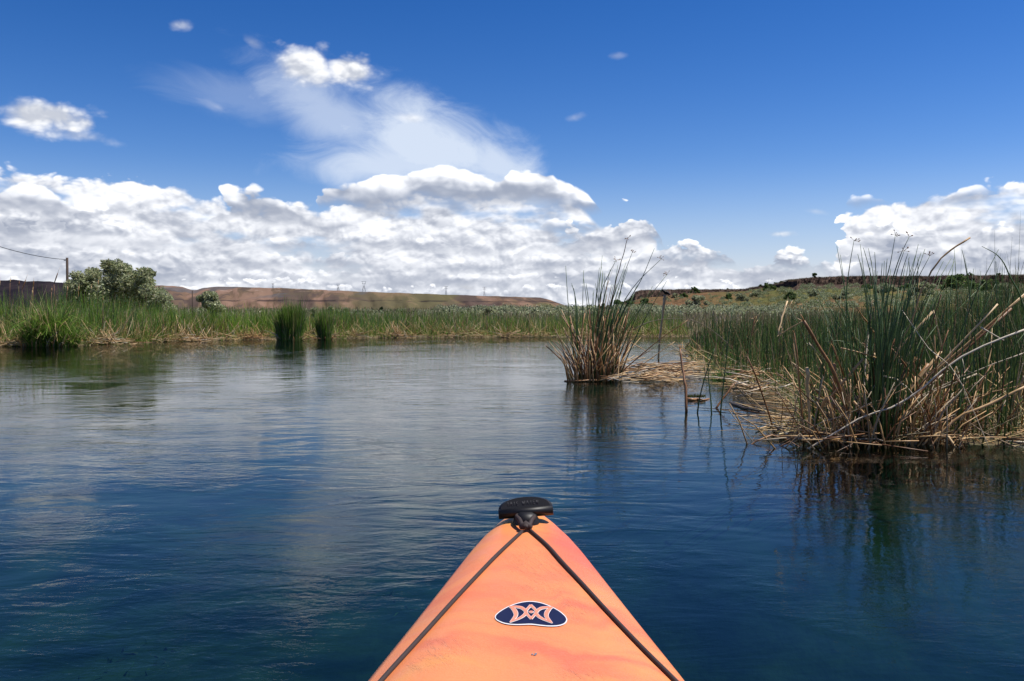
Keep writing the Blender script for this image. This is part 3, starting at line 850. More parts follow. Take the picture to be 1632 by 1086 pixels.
def big_trees():
    def place(px, Y): p = at(px, 510, Y); return (p.x, Y, gz(p.x, Y))
    # big olive tree on the left bank
    root_b = place(186, 44)
    root = empty('olive_tree', root_b, 'big round grey-green tree standing behind the reeds beside the wooden pole', 'tree')
    lumps = [(118, 458, 20), (135, 448, 18), (150, 436, 16), (160, 455, 20), (175, 428, 15), (190, 424, 13), (203, 430, 15), (182, 446, 20), (205, 452, 22), (222, 438, 14), (232, 446, 15), (236, 462, 16), (255, 468, 15), (248, 480, 18), (215, 474, 22), (185, 472, 24), (155, 475, 22), (128, 475, 20), (112, 470, 14), (262, 476, 10), (143, 462, 16), (226, 428, 9), (168, 420, 7), (196, 415, 5), (240, 432, 7), (122, 438, 10), (105, 484, 16), (270, 488, 12)]
    C, Rr = [], []
    for (px, py, r) in lumps:
        for k in range(4):
            Y = 44 + random.uniform(-1.6, 1.6)
            p = at(px + random.uniform(-6, 6), py + 2 + random.uniform(-4, 6), Y); C.append(tuple(p)); Rr.append(r / F * 44 * random.uniform(.55, .9))
    B = Bulk(); B.add(leaf_cloud(C, Rr, 30000, .066, OLIVE, 2.2, .85, .5)); B.build('crown', M['leaf'], root)
    bag = Bag(); b0 = Vector(root_b); hub = b0 + Vector((0, 0, 1.0))
    bag.add(tube_data([b0 + Vector((0, 0, -.2)), hub], [.22, .17], 8))
    for k, c in enumerate(C):
        if k % 2 == 0:
            c = Vector(c); bag.add(tube_data([hub, hub.lerp(c, .5) + Vector((0, 0, .15)), c], [.07, .045, .012], 4, False))
    bag.build('trunk', M['bark'], root)
    p = place(336, 56); make_tree('olive_tree', p, 2.5, at(336, 461, 56).z - p[2], 22, 12000, .075, OLIVE, 'small round grey-green shrub tree behind the reeds right of the big tree', 'tree')
    # pale shrubs and dark evergreens beyond the far reeds
    far = [(503, 490, 66, 26, 'olive_shrub', OLIVE, 'pale shrub just right of the tall dark reed clump'), (528, 488, 70, 30, 'olive_shrub', OLIVE, 'pale shrub behind the small dark reed clump'), (552, 491, 74, 18, 'olive_shrub', SAGE, 'smallest pale shrub beside the dark evergreens, right of the reed clumps'),
           (777, 487, 105, 34, 'olive_shrub', SAGE, 'round grey shrub rising above the far reeds below the pylon'), (748, 498, 110, 26, 'olive_shrub', OLIVE, 'low dull shrub left of the round grey shrub on the far bank'),
           (815, 499, 120, 30, 'olive_shrub', SAGE, 'low pale shrub right of the round grey shrub on the far bank')]
    for px, py, Y, w, nm, cols, lab in far:
        p = place(px, Y); make_tree(nm, p, w / F * Y, at(px, py, Y).z - p[2], 14, 5200, .10 * Y / 80, cols, lab, 'shrub')
    for i, (px, py, Y, w) in enumerate([(574, 496, 160, 20), (590, 497, 165, 16), (607, 490, 160, 9), (622, 496, 165, 18), (640, 498, 170, 20), (657, 500, 175, 18)]):
        p = place(px, Y)
        lab = ['leftmost dark evergreen of the row under the red mesa', 'dark evergreen left of the pointed one under the mesa', 'pointed dark evergreen standing out of the low row', 'dark evergreen just right of the pointed one', 'dark evergreen second from the right end of the row', 'rightmost dark evergreen of the row under the red mesa'][i]
        make_tree('evergreen_tree', p, w / F * Y, at(px, py, Y).z - p[2], 12, 2600, .22, CONIF, lab, 'tree', 'dark evergreens beyond the far reeds')
    p = place(960, 130); make_tree('evergreen_tree', (p[0], 130, p[2]), 1.4, at(963, 483, 130).z - p[2], 10, 2600, .16, CONIF, 'lone dark evergreen seen through the reed clump in the channel', 'tree')
    # pale band of shrubs across the flats (reads as one mass)
    B = Bulk(); C, Rr = [], []
    for k in range(520):
        px = random.uniform(700, 1330); Y = random.uniform(105, 235)
        x = at(px, 510, Y).x; r = random.uniform(.6, 1.6) * (Y / 160) ** .5
        C.append((x, Y, gz(x, Y) + r * .35)); Rr.append(r)
    for k in range(260):
        px = random.uniform(-200, 720); Y = random.uniform(85, 230)
        x = at(px, 510, Y).x; r = random.uniform(.4, 1.0)
        C.append((x, Y, gz(x, Y) + r * .3)); Rr.append(r)
    B.add(leaf_cloud(C, Rr, 110000, .16, SAGE + [(.10, .12, .06)], 1.8, .8, .5))
    tag(B.build('sage_thicket', M['leaf']), 'pale grey-green thicket covering the flats below the mesas', 'thicket', kind='stuff')
big_trees()

def butte_plants():
    # bushes on the slope and the rim
    spots = [(1062, .80, 13, SAGE, 'pale shrub on the red slope behind the perched bird'), (1076, .86, 20, SAGE, 'pale shrub on the red slope right of the perched bird'), (1090, .80, 22, BUSHG, 'green bush under the butte rim beside the pale shrubs'),
             (1108, .97, 20, BUSHG, 'dark bush breaking the rim of the farther butte'), (1110, .38, 40, SAGE, 'wide pale shrub at the foot of the red slope'), (1180, .5, 34, SAGE, 'pale shrub midway down the slope right of the channel'),
             (1205, .66, 30, SAGE, 'pale shrub under the step in the rim'), (1225, .82, 26, BUSHG, 'green bush near the step in the rim'), (1160, .62, 26, BUSHG, 'dark green bush on the open slope'),
             (985, .9, 26, BUSHG, 'green bush at the left foot of the butte cliff'), (1000, .62, 30, BUSHG, 'green bush lower at the left end of the butte'), (1030, .30, 34, BUSHG, 'low green bushes at the toe of the red slope'), (970, .6, 22, SAGE, 'grey bush at the left toe of the butte'),
             (1260, .4, 30, BUSHG, 'dark bush on the lower slope behind the bulrushes'), (1300, .55, 34, SAGE, 'pale bush on the slope behind the tall bulrushes'), (1345, .4, 40, SAGE, 'pale wide bush low on the slope'), (1412, .62, 34, SAGE, 'pale bush halfway up under the dark rim'),
             (1470, .5, 50, SAGE, 'broad pale bush below the dark rim'), (1530, .74, 60, BUSHG, 'wide dark green bush under the right rim'), (1575, .66, 46, BUSHG, 'dark green bush toward the right edge of the slope'), (1600, .45, 54, SAGE, 'broad pale bush low at the right edge'), (1517, .86, 22, SAGE, 'grey boulder-like bush on the dark rim'), (1380, .8, 26, BUSHG, 'small bush in the dark scree'), (1440, .78, 30, BUSHG, 'green bush in the scree behind the seed heads')]
    for i, (px, t, w, cols, lab) in enumerate(spots):
        p = butte_point(px, t); W = w / F * p.y
        make_tree('slope_shrub', p, W * random.uniform(.8, 1.1), W * random.uniform(.34, .5), 14, 2200, W * .04, cols, lab, 'shrub', 'shrubs on the butte')
    rim = [(1297, 8, 'round green tree alone on the rim skyline'), (1235, 4, 'tiny dark shrub leftmost of those on the rim step'), (1212, 4, 'low dark shrub where the rim steps down'), (1222, 5, 'low dark shrub at the middle of the rim step'), (1245, 4, 'tiny dark shrub right of the rim step'), (1545, 6, 'green shrub on the skyline near the right edge'), (1105, 5, 'small shrub on the farther butte top'), (1160, 3, 'tiny shrub on the farther butte top'), (1590, 5, 'small shrub on the skyline at the right')]
    for px, h, lab in rim:
        j = int(np.argmin(abs(BUTTE['px'] - px))); p = Vector(BUTTE['rows'][-4, j]); H = h / F * p.y
        make_tree('rim_shrub', p - Vector((0, 0, .15)), H * (1.5 if px == 1297 else 2.2), H * 1.1, 8, 1100, H * .14, BUSHG, lab, 'shrub', 'shrubs along the butte rim')
    B = Bulk(); C, Rr = [], []
    for k in range(760):
        px = random.uniform(960, 1760); t = random.random() ** .9 * .92 + .03
        p = butte_point(px, t); r = random.uniform(.35, 1.25)
        if 1010 < px < 1120 and random.random() < .75: continue
        C.append((p.x, p.y, p.z + r * .3)); Rr.append(r)
    B.add(leaf_cloud(C, Rr, 130000, .14, SAGE + SAGE + BUSHG, 1.8, .7, .4))
    tag(B.build('slope_brush', M['leaf']), 'scattered sage brush dotting the butte slope', 'brush', kind='stuff')
    B = Bulk(); n = 16000
    pxs = rng.uniform(1000, 1760, n)
    P = np.array([BUTTE['rows'][-4, int(np.searchsorted(BUTTE['px'], q))] for q in pxs]); P[:, 1] += rng.uniform(0, 8, n)
    B.add(blades(P - [0, 0, .1], rng.uniform(.25, .7, n), rng.normal(0, .2, (n, 2)), rng.uniform(.05, .1, n), rng.uniform(0, 1, n), pal(n, [(.24, .18, .11), (.17, .15, .08), (.12, .12, .06)], None, .15), 2))
    tag(B.build('rim_grass', M['blade']), 'dry grass along the top of the butte', 'grass', kind='stuff')
butte_plants()

# ------------------------------------------------------------------ individual stems
def stem(parent, pts, r0, r1, mat, name='stem', sides=6, per=3):
    P = spline(pts, per) if len(pts) > 2 else [Vector(pts[0]).lerp(Vector(pts[1]), t / 3) for t in range(4)]
    n = len(P); rad = [r0 + (r1 - r0) * (i / (n - 1)) ** 1.2 for i in range(n)]
    L = (P[-1] - P[0]).length; dead = mat is not M['green']
    if dead:
        for i in range(1, n - 1): P[i] = P[i] + Vector((random.gauss(0, 1), random.gauss(0, 1), random.gauss(0, .6))) * min(L, .5) * .006
        rad = [q * random.uniform(.82, 1.15) for q in rad]
    v, f = tube_data(P, rad, sides)
    if dead and name == 'stem' and random.random() < .45:      # collapsed, leaf-like stalk
        ax = (P[-1] - P[0]).normalized().cross(Vector((random.gauss(0, 1), random.gauss(0, 1), .3))).normalized()
        for i in range(n):
            for k in range(sides):
                d = v[i * sides + k] - P[i]; v[i * sides + k] = P[i] + d - ax * d.dot(ax) * .65 + (d - ax * d.dot(ax)) * .25
    if dead and name == 'stem' and L > .25 and r0 < .02:                    # frayed tip and a peeling shred or two
        d = (P[-1] - P[-2]).normalized()
        for k in range(3):
            w = (d + Vector((random.gauss(0, .25), random.gauss(0, .25), random.gauss(0, .25)))).normalized()
            q = tube_data([P[-1] - d * r1, P[-1] + w * r1 * random.uniform(2, 7)], [r1 * .55, r1 * .1], 3)
            o = len(v); v += q[0]; f += [tuple(a + o for a in t) for t in q[1]]
        if random.random() < .5:
            i = random.randrange(1, n - 1); w = Vector((random.gauss(0, 1), random.gauss(0, .5), random.gauss(-.3, .5))).normalized()
            q = tube_data([P[i], P[i] + w * L * .05 + d * L * .04, P[i] + w * L * .10 + Vector((0, 0, -L * .02))], [r0 * .4, r0 * .3, r0 * .08], 3)
            o = len(v); v += q[0]; f += [tuple(a + o for a in t) for t in q[1]]
    return mesh_obj(name, v, f, mat, parent)
class Tangle:
    def __init__(s): s.v, s.f, s.m, s.mats = [], [], [], []
    def add(s, pts, r0, r1, mat, sides=5):
        P = [Vector(p) for p in pts]; n = len(P)
        v, f = tube_data(P, [(r0 + (r1 - r0) * i / (n - 1)) * random.uniform(.85, 1.15) for i in range(n)], sides)
        o = len(s.v); s.v += [tuple(q) for q in v]; s.f += [tuple(a + o for a in t) for t in f]
        if mat not in s.mats: s.mats.append(mat)
        s.m += [s.mats.index(mat)] * len(f)
    def build(s, name, parent):
        return tag(mesh_obj(name, s.v, s.f, None, parent, mats=s.mats, fmat=s.m), kind='stuff')
def rooted(pts, P, lim):
    if pts[0][1] >= lim: P[0].z = min(P[0].z, -.05)
    if pts[-1][1] >= lim: P[-1].z = min(P[-1].z, -.05)
    return P
def seed_head(st, tip, s, parent_mat):
    """a loose umbel of little spikelets at a bulrush tip"""
    bag = Bag(); tip = Vector(tip)
    for k in range(random.randint(5, 8)):
        d = Vector((random.uniform(-1, 1), random.uniform(-.6, .6), random.uniform(-.3, 1))).normalized()
        e = tip + d * s * random.uniform(.6, 1.6)
        bag.add(tube_data([tip, e], [s * .05, s * .04], 3))
        bag.add(tube_data([e - d * s * .12, e + d * s * .15, e + d * s * .42], [s * .06, s * .16, s * .03], 5))
    return mesh_obj('seed_head', bag.v, bag.f, M['brown'], st)
def by_px(pts, Y, dY=0.0):
    """points of the photo at distance Y .. Y+dY"""
    n = len(pts)
    return [at(px, py, Y + dY * i / max(1, n - 1)) for i, (px, py) in enumerate(pts)]

def clump_in_channel():
    base = on_z(958, 606); Y0 = base.y
    root = empty('bulrush_clump', base, 'tall bulrush clump standing alone in the channel left of the perched bird', 'reed clump', 'bulrush clumps in the shallows')
    S = lambda pts, r0, r1, m, dy=0, dY=0, **k: stem(root, rooted(pts, by_px(pts, Y0 + dy, dY), 590), r0, r1, M[m], **k)
    tall = [([(938, 600), (952, 545), (969, 500), (983, 443), (994, 405), (1000, 380)], 1), ([(946, 600), (968, 545), (986, 480), (994, 440), (1008, 402)], 2), ([(950, 600), (985, 515), (1003, 478), (1022, 446), (1043, 396)], 0),
            ([(943, 600), (970, 540), (992, 486), (1016, 450), (1054, 413)], 2), ([(948, 600), (952, 540), (958, 470), (969, 440), (982, 415)], 2), ([(930, 603), (936, 560), (937, 500), (930, 443)], 0), ([(934, 603), (944, 540), (938, 480), (934, 452)], 0),
            ([(940, 603), (950, 560), (955, 500), (949, 452)], 0), ([(945, 603), (950, 540), (956, 480), (961, 436)], 0), ([(925, 603), (920, 540), (916, 470), (911, 455)], 0), ([(928, 603), (922, 540), (918, 480), (911, 452)], 0),
            ([(955, 603), (990, 540), (1022, 490), (1063, 438)], 2), ([(940, 603), (955, 540), (975, 480), (984, 452)], 0), ([(950, 603), (955, 560), (961, 500), (964, 436)], 0), ([(934, 600), (945, 560), (946, 500), (945, 467)], 0), ([(958, 603), (975, 560), (988, 500), (997, 475)], 0), ([(960, 603), (985, 560), (1000, 520), (1024, 480)], 0)]
    for pts, sd in tall:
        dy = random.uniform(-.3, .3)
        s = S(pts, .0095, .0028 if sd != 1 else .004, 'green' if sd != 1 else 'brown', dy, random.uniform(-.1, .1), per=3)
        if sd: seed_head(s, by_px(pts, Y0 + dy)[-1], .035, None)
    for k in range(46):
        bx = random.gauss(947, 15); by = random.uniform(596, 606); L = random.uniform(90, 190); a = random.gauss((bx - 938) / 40 * .25 + .06, .09)
        tip = (bx + L * math.sin(a) * 1.2, by - L * math.cos(a)); mid = ((bx + tip[0]) / 2 - L * .02, (by + tip[1]) / 2)
        dy = random.uniform(-.35, .3)
        S([(bx, by), mid, tip], .009, .0028, 'green' if random.random() < .8 else 'brown', dy, random.uniform(-.25, .25), per=2, sides=5)
    # thick dead brown stalks
    for bx, by, tx, ty, m in [(917, 604, 911, 518, 'brown'), (921, 604, 915, 530, 'tan'), (935, 602, 943, 525, 'brown'), (942, 604, 948, 530, 'brown'), (952, 603, 968, 520, 'brown'), (962, 604, 985, 500, 'tan'), (966, 602, 1000, 528, 'brown'), (980, 600, 1008, 523, 'brown'), (985, 600, 1005, 545, 'tan'), (948, 606, 951, 548, 'brown'), (938, 606, 938, 560, 'tan'), (972, 602, 1003, 490, 'brown'), (925, 604, 918, 540, 'brown'), (956, 604, 975, 545, 'tan'), (905, 590, 897, 558, 'grey'), (910, 590, 899, 562, 'tan')]:
        S([(bx, by), ((bx + tx) / 2 + random.uniform(-3, 3), (by + ty) / 2), (tx, ty)], .014, .010, m, random.uniform(-.2, .35), random.uniform(-.2, .2), per=2)
    for k in range(48):
        bx = random.uniform(915, 985); by = random.uniform(592, 606); L = random.uniform(35, 105); a = random.gauss((bx - 945) / 60 * .5, .22)
        S([(bx, by), (bx + L * .5 * math.sin(a), by - L * .5 * math.cos(a)), (bx + L * math.sin(a * 1.15), by - L * math.cos(a * 1.1))], .009, .006, random.choice(['brown', 'brown', 'tan', 'grey', 'brown']), random.uniform(-.4, .4), random.uniform(-.3, .3), per=2, sides=5)
    T = Tangle()
    for k in range(110):
        bx = random.gauss(945, 20); by = random.uniform(600, 608); L = random.uniform(25, 85); a = random.gauss((bx - 940) / 60 * .6, .28)
        pts = [(bx, by), (bx + L * .5 * math.sin(a), by - L * .5 * math.cos(a)), (bx + L * math.sin(a * 1.2), by - L * math.cos(a * 1.1))]
        T.add(rooted(pts, by_px(pts, Y0 + random.uniform(-.45, .1), random.uniform(-.2, .2)), 590), random.uniform(.006, .011), .004, M[random.choice(['tan', 'tan', 'brown', 'tan', 'brown'])])
    T.build('dead_stalks', root)
    # broken light stems
    for pts, m in [([(911, 520), (925, 545), (931, 560)], 'grey'), ([(943, 524), (950, 548), (958, 575)], 'grey'), ([(920, 575), (945, 590), (970, 600), (1013, 610)], 'tan'), ([(942, 558), (958, 580), (968, 596)], 'grey'), ([(897, 561), (903, 580), (910, 598)], 'grey'), ([(1003, 545), (1016, 552), (1030, 560)], 'tan'), ([(962, 545), (985, 575), (1003, 585)], 'tan'),
                   ([(1009, 526), (1030, 515), (1050, 510), (1075, 508), (1108, 512), (1135, 527), (1165, 552)], 'grey'), ([(975, 603), (1000, 585), (1046, 546), (1098, 509)], 'brown'), ([(1040, 546), (1065, 552), (1085, 563), (1100, 580), (1120, 590)], 'grey'), ([(1020, 590), (1045, 575), (1068, 562), (1088, 546)], 'tan'), ([(998, 600), (1020, 585), (1050, 563), (1075, 545)], 'tan'), ([(970, 600), (1010, 576), (1040, 556)], 'brown')]:
        S(pts, .0075, .0045, m, random.uniform(-.2, .5), 0)
    # the mat of flattened stems on the right of the clump
    T = Tangle()
    for k in range(230):
        x = random.uniform(955, 1085) if k < 110 else random.uniform(1005, 1090); y = random.uniform(578, 608) - max(0, (x - 1040) * .15)
        p = on_z(x, max(580, y), .02 + random.random() * .10); L = random.uniform(.15, .55) ; a = random.gauss(0, .5)
        q = p + Vector((math.cos(a), math.sin(a) * .8, random.gauss(.03, .12))) * L
        T.add([p, p.lerp(q, .5) + Vector((0, 0, random.uniform(-.02, .02))), q], .0075, .005, M[random.choice(['tan', 'tan', 'brown', 'grey', 'tan', 'brown'])])
    T.build('fallen_stems', root)
    lg = stem(root, [on_z(900, 608, .0), on_z(925, 607, .02), on_z(960, 606, .02)], .014, .010, M['brown'], name='sunken_log')
    stem(root, [on_z(985, 607, .02), on_z(1030, 606, .025), on_z(1088, 605, .02)], .016, .012, M['tan'], name='floating_stem')
    # single standing stalks nearby, each a thing
    st = on_z(1051, 572)
    t = empty('broken_stalk', st, 'pale broken cattail stalk with a black bird on its top', 'stalk')
    stem(t, by_px([(1049, 575), (1052, 539), (1056, 505), (1060, 470)], st.y), .026, .036, M['tan'], per=3, sides=8)
    b = on_z(1093, 656)
    t = empty('leaning_stalk', b, 'single brown stalk leaning out of the water right of the channel clump', 'stalk')
    stem(t, by_px([(1094, 660), (1092, 615), (1088, 590), (1084, 556)], b.y, .25), .014, .009, M['brown'], per=3)
    return st
bird_Y = clump_in_channel().y
DEFER()

def bird():
    p = at(1060, 469.5, bird_Y); s = 1472 / 1472 * bird_Y / 1472 * 20 / .20   # metres per unit so that the bird spans about 20 px
    k = bird_Y / F * 20 / .22
    root = empty('bird', p, 'small black bird perched on top of the pale broken stalk', 'bird')
    k *= .95
    def loft(pts):   # (x, z, radius) in bird units of metres, facing left
        P = [p + Vector((a * k, 0, b * k)) for a, b, _ in pts]
        return tube_data(P, [r * k for _, _, r in pts], 10)
    v, f = loft([(-.075, .075, .004), (-.062, .078, .017), (-.045, .078, .022), (-.028, .066, .023), (-.01, .05, .032), (.02, .035, .037), (.05, .02, .030), (.075, .005, .016), (.09, -.006, .008)])
    mesh_obj('body', v, f, M['black_feather'], root)
    v, f = loft([(-.074, .075, .008), (-.09, .072, .005), (-.104, .070, .001)]); mesh_obj('beak', v, f, M['wood_pole'], root)
    bag = Bag(); bag.add(box_data(p + Vector((.115 * k, 0, -.03 * k)), (.09 * k, .035 * k, .006 * k)))
    t = bag.build('tail', M['black_feather'], root, smooth=False)
    me = t.data; c = Vector((.085 * k, 0, -.005 * k)); Rm = Matrix.Rotation(R(38), 3, 'Y')
    for vv in me.vertices: vv.co = c + Rm @ (vv.co - c)
    for sgn in (-1, 1):
        w = Bag(); P = [p + Vector((a * k, sgn * .032 * k, b * k)) for a, b in ((-.012, .058), (.02, .048), (.055, .022), (.09, -.006))]
        w.add(tube_data(P, [.012 * k, .018 * k, .014 * k, .003 * k], 6)); wg = w.build('wing', M['black_feather'], root)
        sp = Bag(); sp.add(tube_data([p + Vector((-.008 * k, sgn * .045 * k, .055 * k)), p + Vector((.012 * k, sgn * .05 * k, .048 * k))], [.008 * k, .004 * k], 6)); sp.build('shoulder_patch', M['pale_feather'], wg)
        l = Bag(); l.add(tube_data([p + Vector((.015 * k, sgn * .012 * k, .01 * k)), p + Vector((.005 * k, sgn * .012 * k, -.002 * k))], [.005 * k, .003 * k], 5)); l.build('leg', M['wood_pole'], root)
bird()

def clump_near():
    base = on_z(1395, 706); Y0 = base.y
    root = empty('bulrush_clump', base, 'nearest big bulrush clump at the right with green stems among broken tan stalks', 'reed clump', 'bulrush clumps in the shallows')
    S = lambda pts, r0, r1, m, dy=0, dY=0, **k: stem(root, rooted(pts, by_px(pts, Y0 + dy, dY), 676), r0, r1, M[m], **k)
    # tall green stems read off the photograph
    tall = [([(1367, 668), (1352, 620), (1350, 560), (1349, 471), (1354, 425), (1361, 384)], 1), ([(1393, 690), (1394, 640), (1402, 540), (1410, 460), (1419, 420), (1427, 375)], 1), ([(1396, 690), (1398, 620), (1408, 510), (1420, 455), (1434, 410), (1449, 378)], 1),
            ([(1398, 690), (1404, 600), (1418, 500), (1428, 440), (1441, 400)], 1), ([(1402, 690), (1412, 600), (1440, 510), (1458, 455), (1482, 408)], 1), ([(1396, 690), (1400, 600), (1396, 500), (1388, 440), (1376, 395)], 0), ([(1390, 690), (1390, 600), (1384, 510), (1375, 440), (1367, 405)], 0),
            ([(1400, 690), (1402, 600), (1396, 500), (1392, 440), (1384, 396)], 0), ([(1394, 690), (1396, 600), (1396, 500), (1396, 440), (1394, 402)], 0), ([(1404, 690), (1420, 600), (1440, 520), (1450, 450), (1448, 412)], 0), ([(1408, 690), (1430, 610), (1455, 530), (1462, 460), (1463, 410)], 0),
            ([(1400, 690), (1412, 590), (1424, 500), (1436, 440), (1447, 404)], 0), ([(1398, 690), (1405, 600), (1414, 500), (1412, 440), (1414, 412)], 0), ([(1404, 690), (1418, 600), (1432, 520), (1446, 470), (1468, 403)], 0), ([(1560, 620), (1556, 560), (1545, 465), (1538, 420), (1533, 398)], 0),
            ([(1640, 520), (1625, 470), (1611, 444), (1600, 420), (1587, 405), (1565, 393)], 0), ([(1400, 690), (1398, 600), (1380, 570), (1345, 545), (1308, 545)], 0), ([(1386, 660), (1376, 590), (1350, 510), (1322, 466)], 0), ([(1410, 690), (1416, 600), (1412, 520), (1404, 460), (1406, 420)], 0)]
    for pts, sd in tall:
        dy = random.uniform(-.12, .12)
        s = S(pts, .0068, .0016, 'green', dy, random.uniform(-.05, .05), per=4)
        if sd: seed_head(s, by_px(pts, Y0 + dy, 0)[-1], .024, None)
    for k in range(88):
        bx = random.gauss(1404, 18) if k < 66 else random.uniform(1430, 1640); by = random.uniform(680, 700); L = random.uniform(150, 300); a = random.gauss((min(bx, 1430) - 1398) / 30 * .1 + .02, .12)
        tip = (bx + L * math.sin(a) * 1.1, by - L * math.cos(a)); mid = (bx + L * .5 * math.sin(a * .6), by - L * .5)
        S([(bx, by), mid, tip], .0062, .0016, 'green', random.uniform(-.2, .25), random.uniform(-.2, .2), per=2)
    for k in range(24):
        bx = random.uniform(1290, 1380); by = random.uniform(670, 698); L = random.uniform(120, 215); a = random.gauss(0, .12)
        S([(bx, by), (bx + L * .5 * math.sin(a * .6), by - L * .5), (bx + L * math.sin(a), by - L * math.cos(a))], .0055, .0016, 'green', random.uniform(.1, .6), random.uniform(-.1, .2), per=2)
    # dead stalks read off the photograph
    dead = [([(1350, 657), (1330, 597), (1300, 545), (1281, 512)], .013, 'brown'), ([(1406, 698), (1367, 637), (1330, 590), (1293, 551)], .008, 'grey'), ([(1486, 497), (1428, 563), (1398, 606)], .009, 'tan'),
            ([(1546, 379), (1515, 399), (1492, 421), (1469, 461), (1457, 500), (1448, 522), (1428, 563), (1415, 600)], .0065, 'tan'), ([(1640, 464), (1533, 556), (1462, 624), (1418, 700)], .009, 'tan'), ([(1590, 485), (1509, 570), (1458, 630), (1420, 690)], .009, 'tan'),
            ([(1612, 492), (1520, 575), (1455, 640), (1410, 697)], .010, 'brown'), ([(1640, 523), (1533, 568), (1445, 637), (1370, 668), (1269, 698)], .008, 'grey'), ([(1560, 595), (1450, 640), (1370, 672), (1285, 697)], .007, 'grey'), ([(1640, 614), (1580, 643), (1519, 671), (1475, 698)], .012, 'tan'),
            ([(1425, 551), (1450, 585), (1486, 624), (1543, 696)], .008, 'grey'), ([(1438, 495), (1480, 555), (1513, 582), (1545, 640), (1582, 700)], .007, 'grey'), ([(1409, 600), (1430, 606), (1448, 622), (1470, 655), (1489, 682)], .0075, 'grey'), ([(1393, 563), (1402, 595), (1411, 630), (1423, 660)], .008, 'tan'),
            ([(1242, 697), (1300, 678), (1345, 662), (1391, 641)], .009, 'grey'), ([(1246, 700), (1290, 690), (1345, 662), (1400, 655)], .007, 'tan'), ([(1286, 586), (1288, 630), (1291, 683)], .013, 'tan'), ([(1330, 580), (1330, 640), (1324, 694)], .015, 'brown'),
            ([(1284, 588), (1310, 606), (1345, 640)], .006, 'tan'), ([(1284, 592), (1292, 605), (1297, 618)], .006, 'tan'), ([(1458, 683), (1500, 689), (1533, 696)], .010, 'tan'), ([(1536, 702), (1580, 690), (1640, 680)], .012, 'brown'), ([(1469, 650), (1550, 632), (1640, 612)], .008, 'tan'),
            ([(1563, 522), (1600, 543)], .006, 'grey'), ([(1365, 490), (1380, 512), (1398, 536)], .006, 'tan'), ([(1445, 590), (1415, 640), (1380, 700)], .013, 'brown'), ([(1458, 640), (1430, 670), (1405, 703)], .015, 'brown'), ([(1500, 560), (1440, 636), (1390, 700)], .010, 'tan'),
            ([(1480, 580), (1430, 650), (1388, 702)], .012, 'brown'), ([(1376, 572), (1340, 615), (1318, 640)], .011, 'tan'), ([(1318, 632), (1310, 650), (1312, 665)], .010, 'tan'), ([(1340, 605), (1352, 640), (1362, 660)], .011, 'tan'), ([(1365, 632), (1368, 660), (1372, 700)], .014, 'dark'),
            ([(1385, 560), (1395, 600), (1392, 680)], .012, 'brown'), ([(1427, 540), (1410, 580), (1396, 610)], .013, 'brown'), ([(1390, 480), (1386, 520), (1378, 560)], .006, 'tan'), ([(1340, 555), (1380, 565), (1400, 572)], .006, 'tan'), ([(1360, 640), (1385, 672), (1406, 700)], .010, 'tan'),
            ([(1320, 698), (1345, 680), (1368, 665)], .010, 'tan'), ([(1310, 694), (1330, 676), (1352, 655)], .007, 'tan'), ([(1487, 495), (1496, 530), (1502, 560)], .005, 'tan'), ([(1500, 470), (1480, 530), (1462, 590)], .005, 'brown'), ([(1640, 560), (1560, 590), (1480, 625), (1420, 655)], .006, 'grey'), ([(1632, 600), (1622, 640), (1612, 684)], .010, 'grey'),
            ([(1280, 512), (1262, 522), (1240, 535)], .004, 'tan'), ([(1255, 480), (1247, 505), (1240, 535)], .006, 'tan')]
    for pts, r, m in dead:
        S(pts, r * .92, r * .72, m, random.uniform(-.25, .2), random.uniform(-.15, .15), per=3)
    for k in range(85):
        bx = random.gauss(1400, 65) if k < 60 else random.uniform(1450, 1640); by = random.uniform(676, 704); L = random.uniform(40, 170); a = random.gauss((bx - 1400) / 130 * .5, .5)
        S([(bx, by), (bx + L * .5 * math.sin(a), by - L * .5 * math.cos(a) + random.uniform(-6, 6)), (bx + L * math.sin(a), by - L * math.cos(a) * .95)], random.uniform(.004, .008), random.uniform(.003, .005), random.choice(['brown', 'tan', 'grey', 'brown', 'tan', 'brown']), random.uniform(-.15, .6), random.uniform(-.3, .3), per=2)
    # logs and flattened stems at the waterline
    for pts, r, m, nm in [([(1242, 697), (1310, 700), (1378, 699)], .016, 'brown', 'sunken_log'), ([(1300, 700), (1350, 704), (1430, 702), (1520, 703)], .010, 'grey', 'sunken_log'), ([(1318, 690), (1350, 688), (1378, 688)], .013, 'tan', 'sunken_log'), ([(1470, 703), (1500, 700), (1510, 698)], .008, 'grey', 'sunken_log'), ([(1205, 685), (1235, 677), (1276, 678), (1281, 690)], .007, 'tan', 'bent_stem'), ([(1280, 690), (1310, 696), (1350, 700)], .007, 'tan', 'bent_stem'), ([(1530, 700), (1580, 702), (1640, 706)], .012, 'grey', 'sunken_log')]:
        P = [on_z(a, b, .012) for a, b in pts]
        stem(root, P, r, r * .7, M[m], name=nm)
    T = Tangle()
    for k in range(190):
        p = on_z(random.uniform(1255, 1640), random.uniform(655, 703), .02 + random.random() * .06); L = random.uniform(.12, .5); a = random.gauss(0, .45) + random.choice([0, math.pi])
        q = p + Vector((math.cos(a), math.sin(a), random.gauss(.02, .08))) * L
        T.add([p, p.lerp(q, .5), q], .006, .004, M[random.choice(['tan', 'brown', 'grey', 'tan'])])
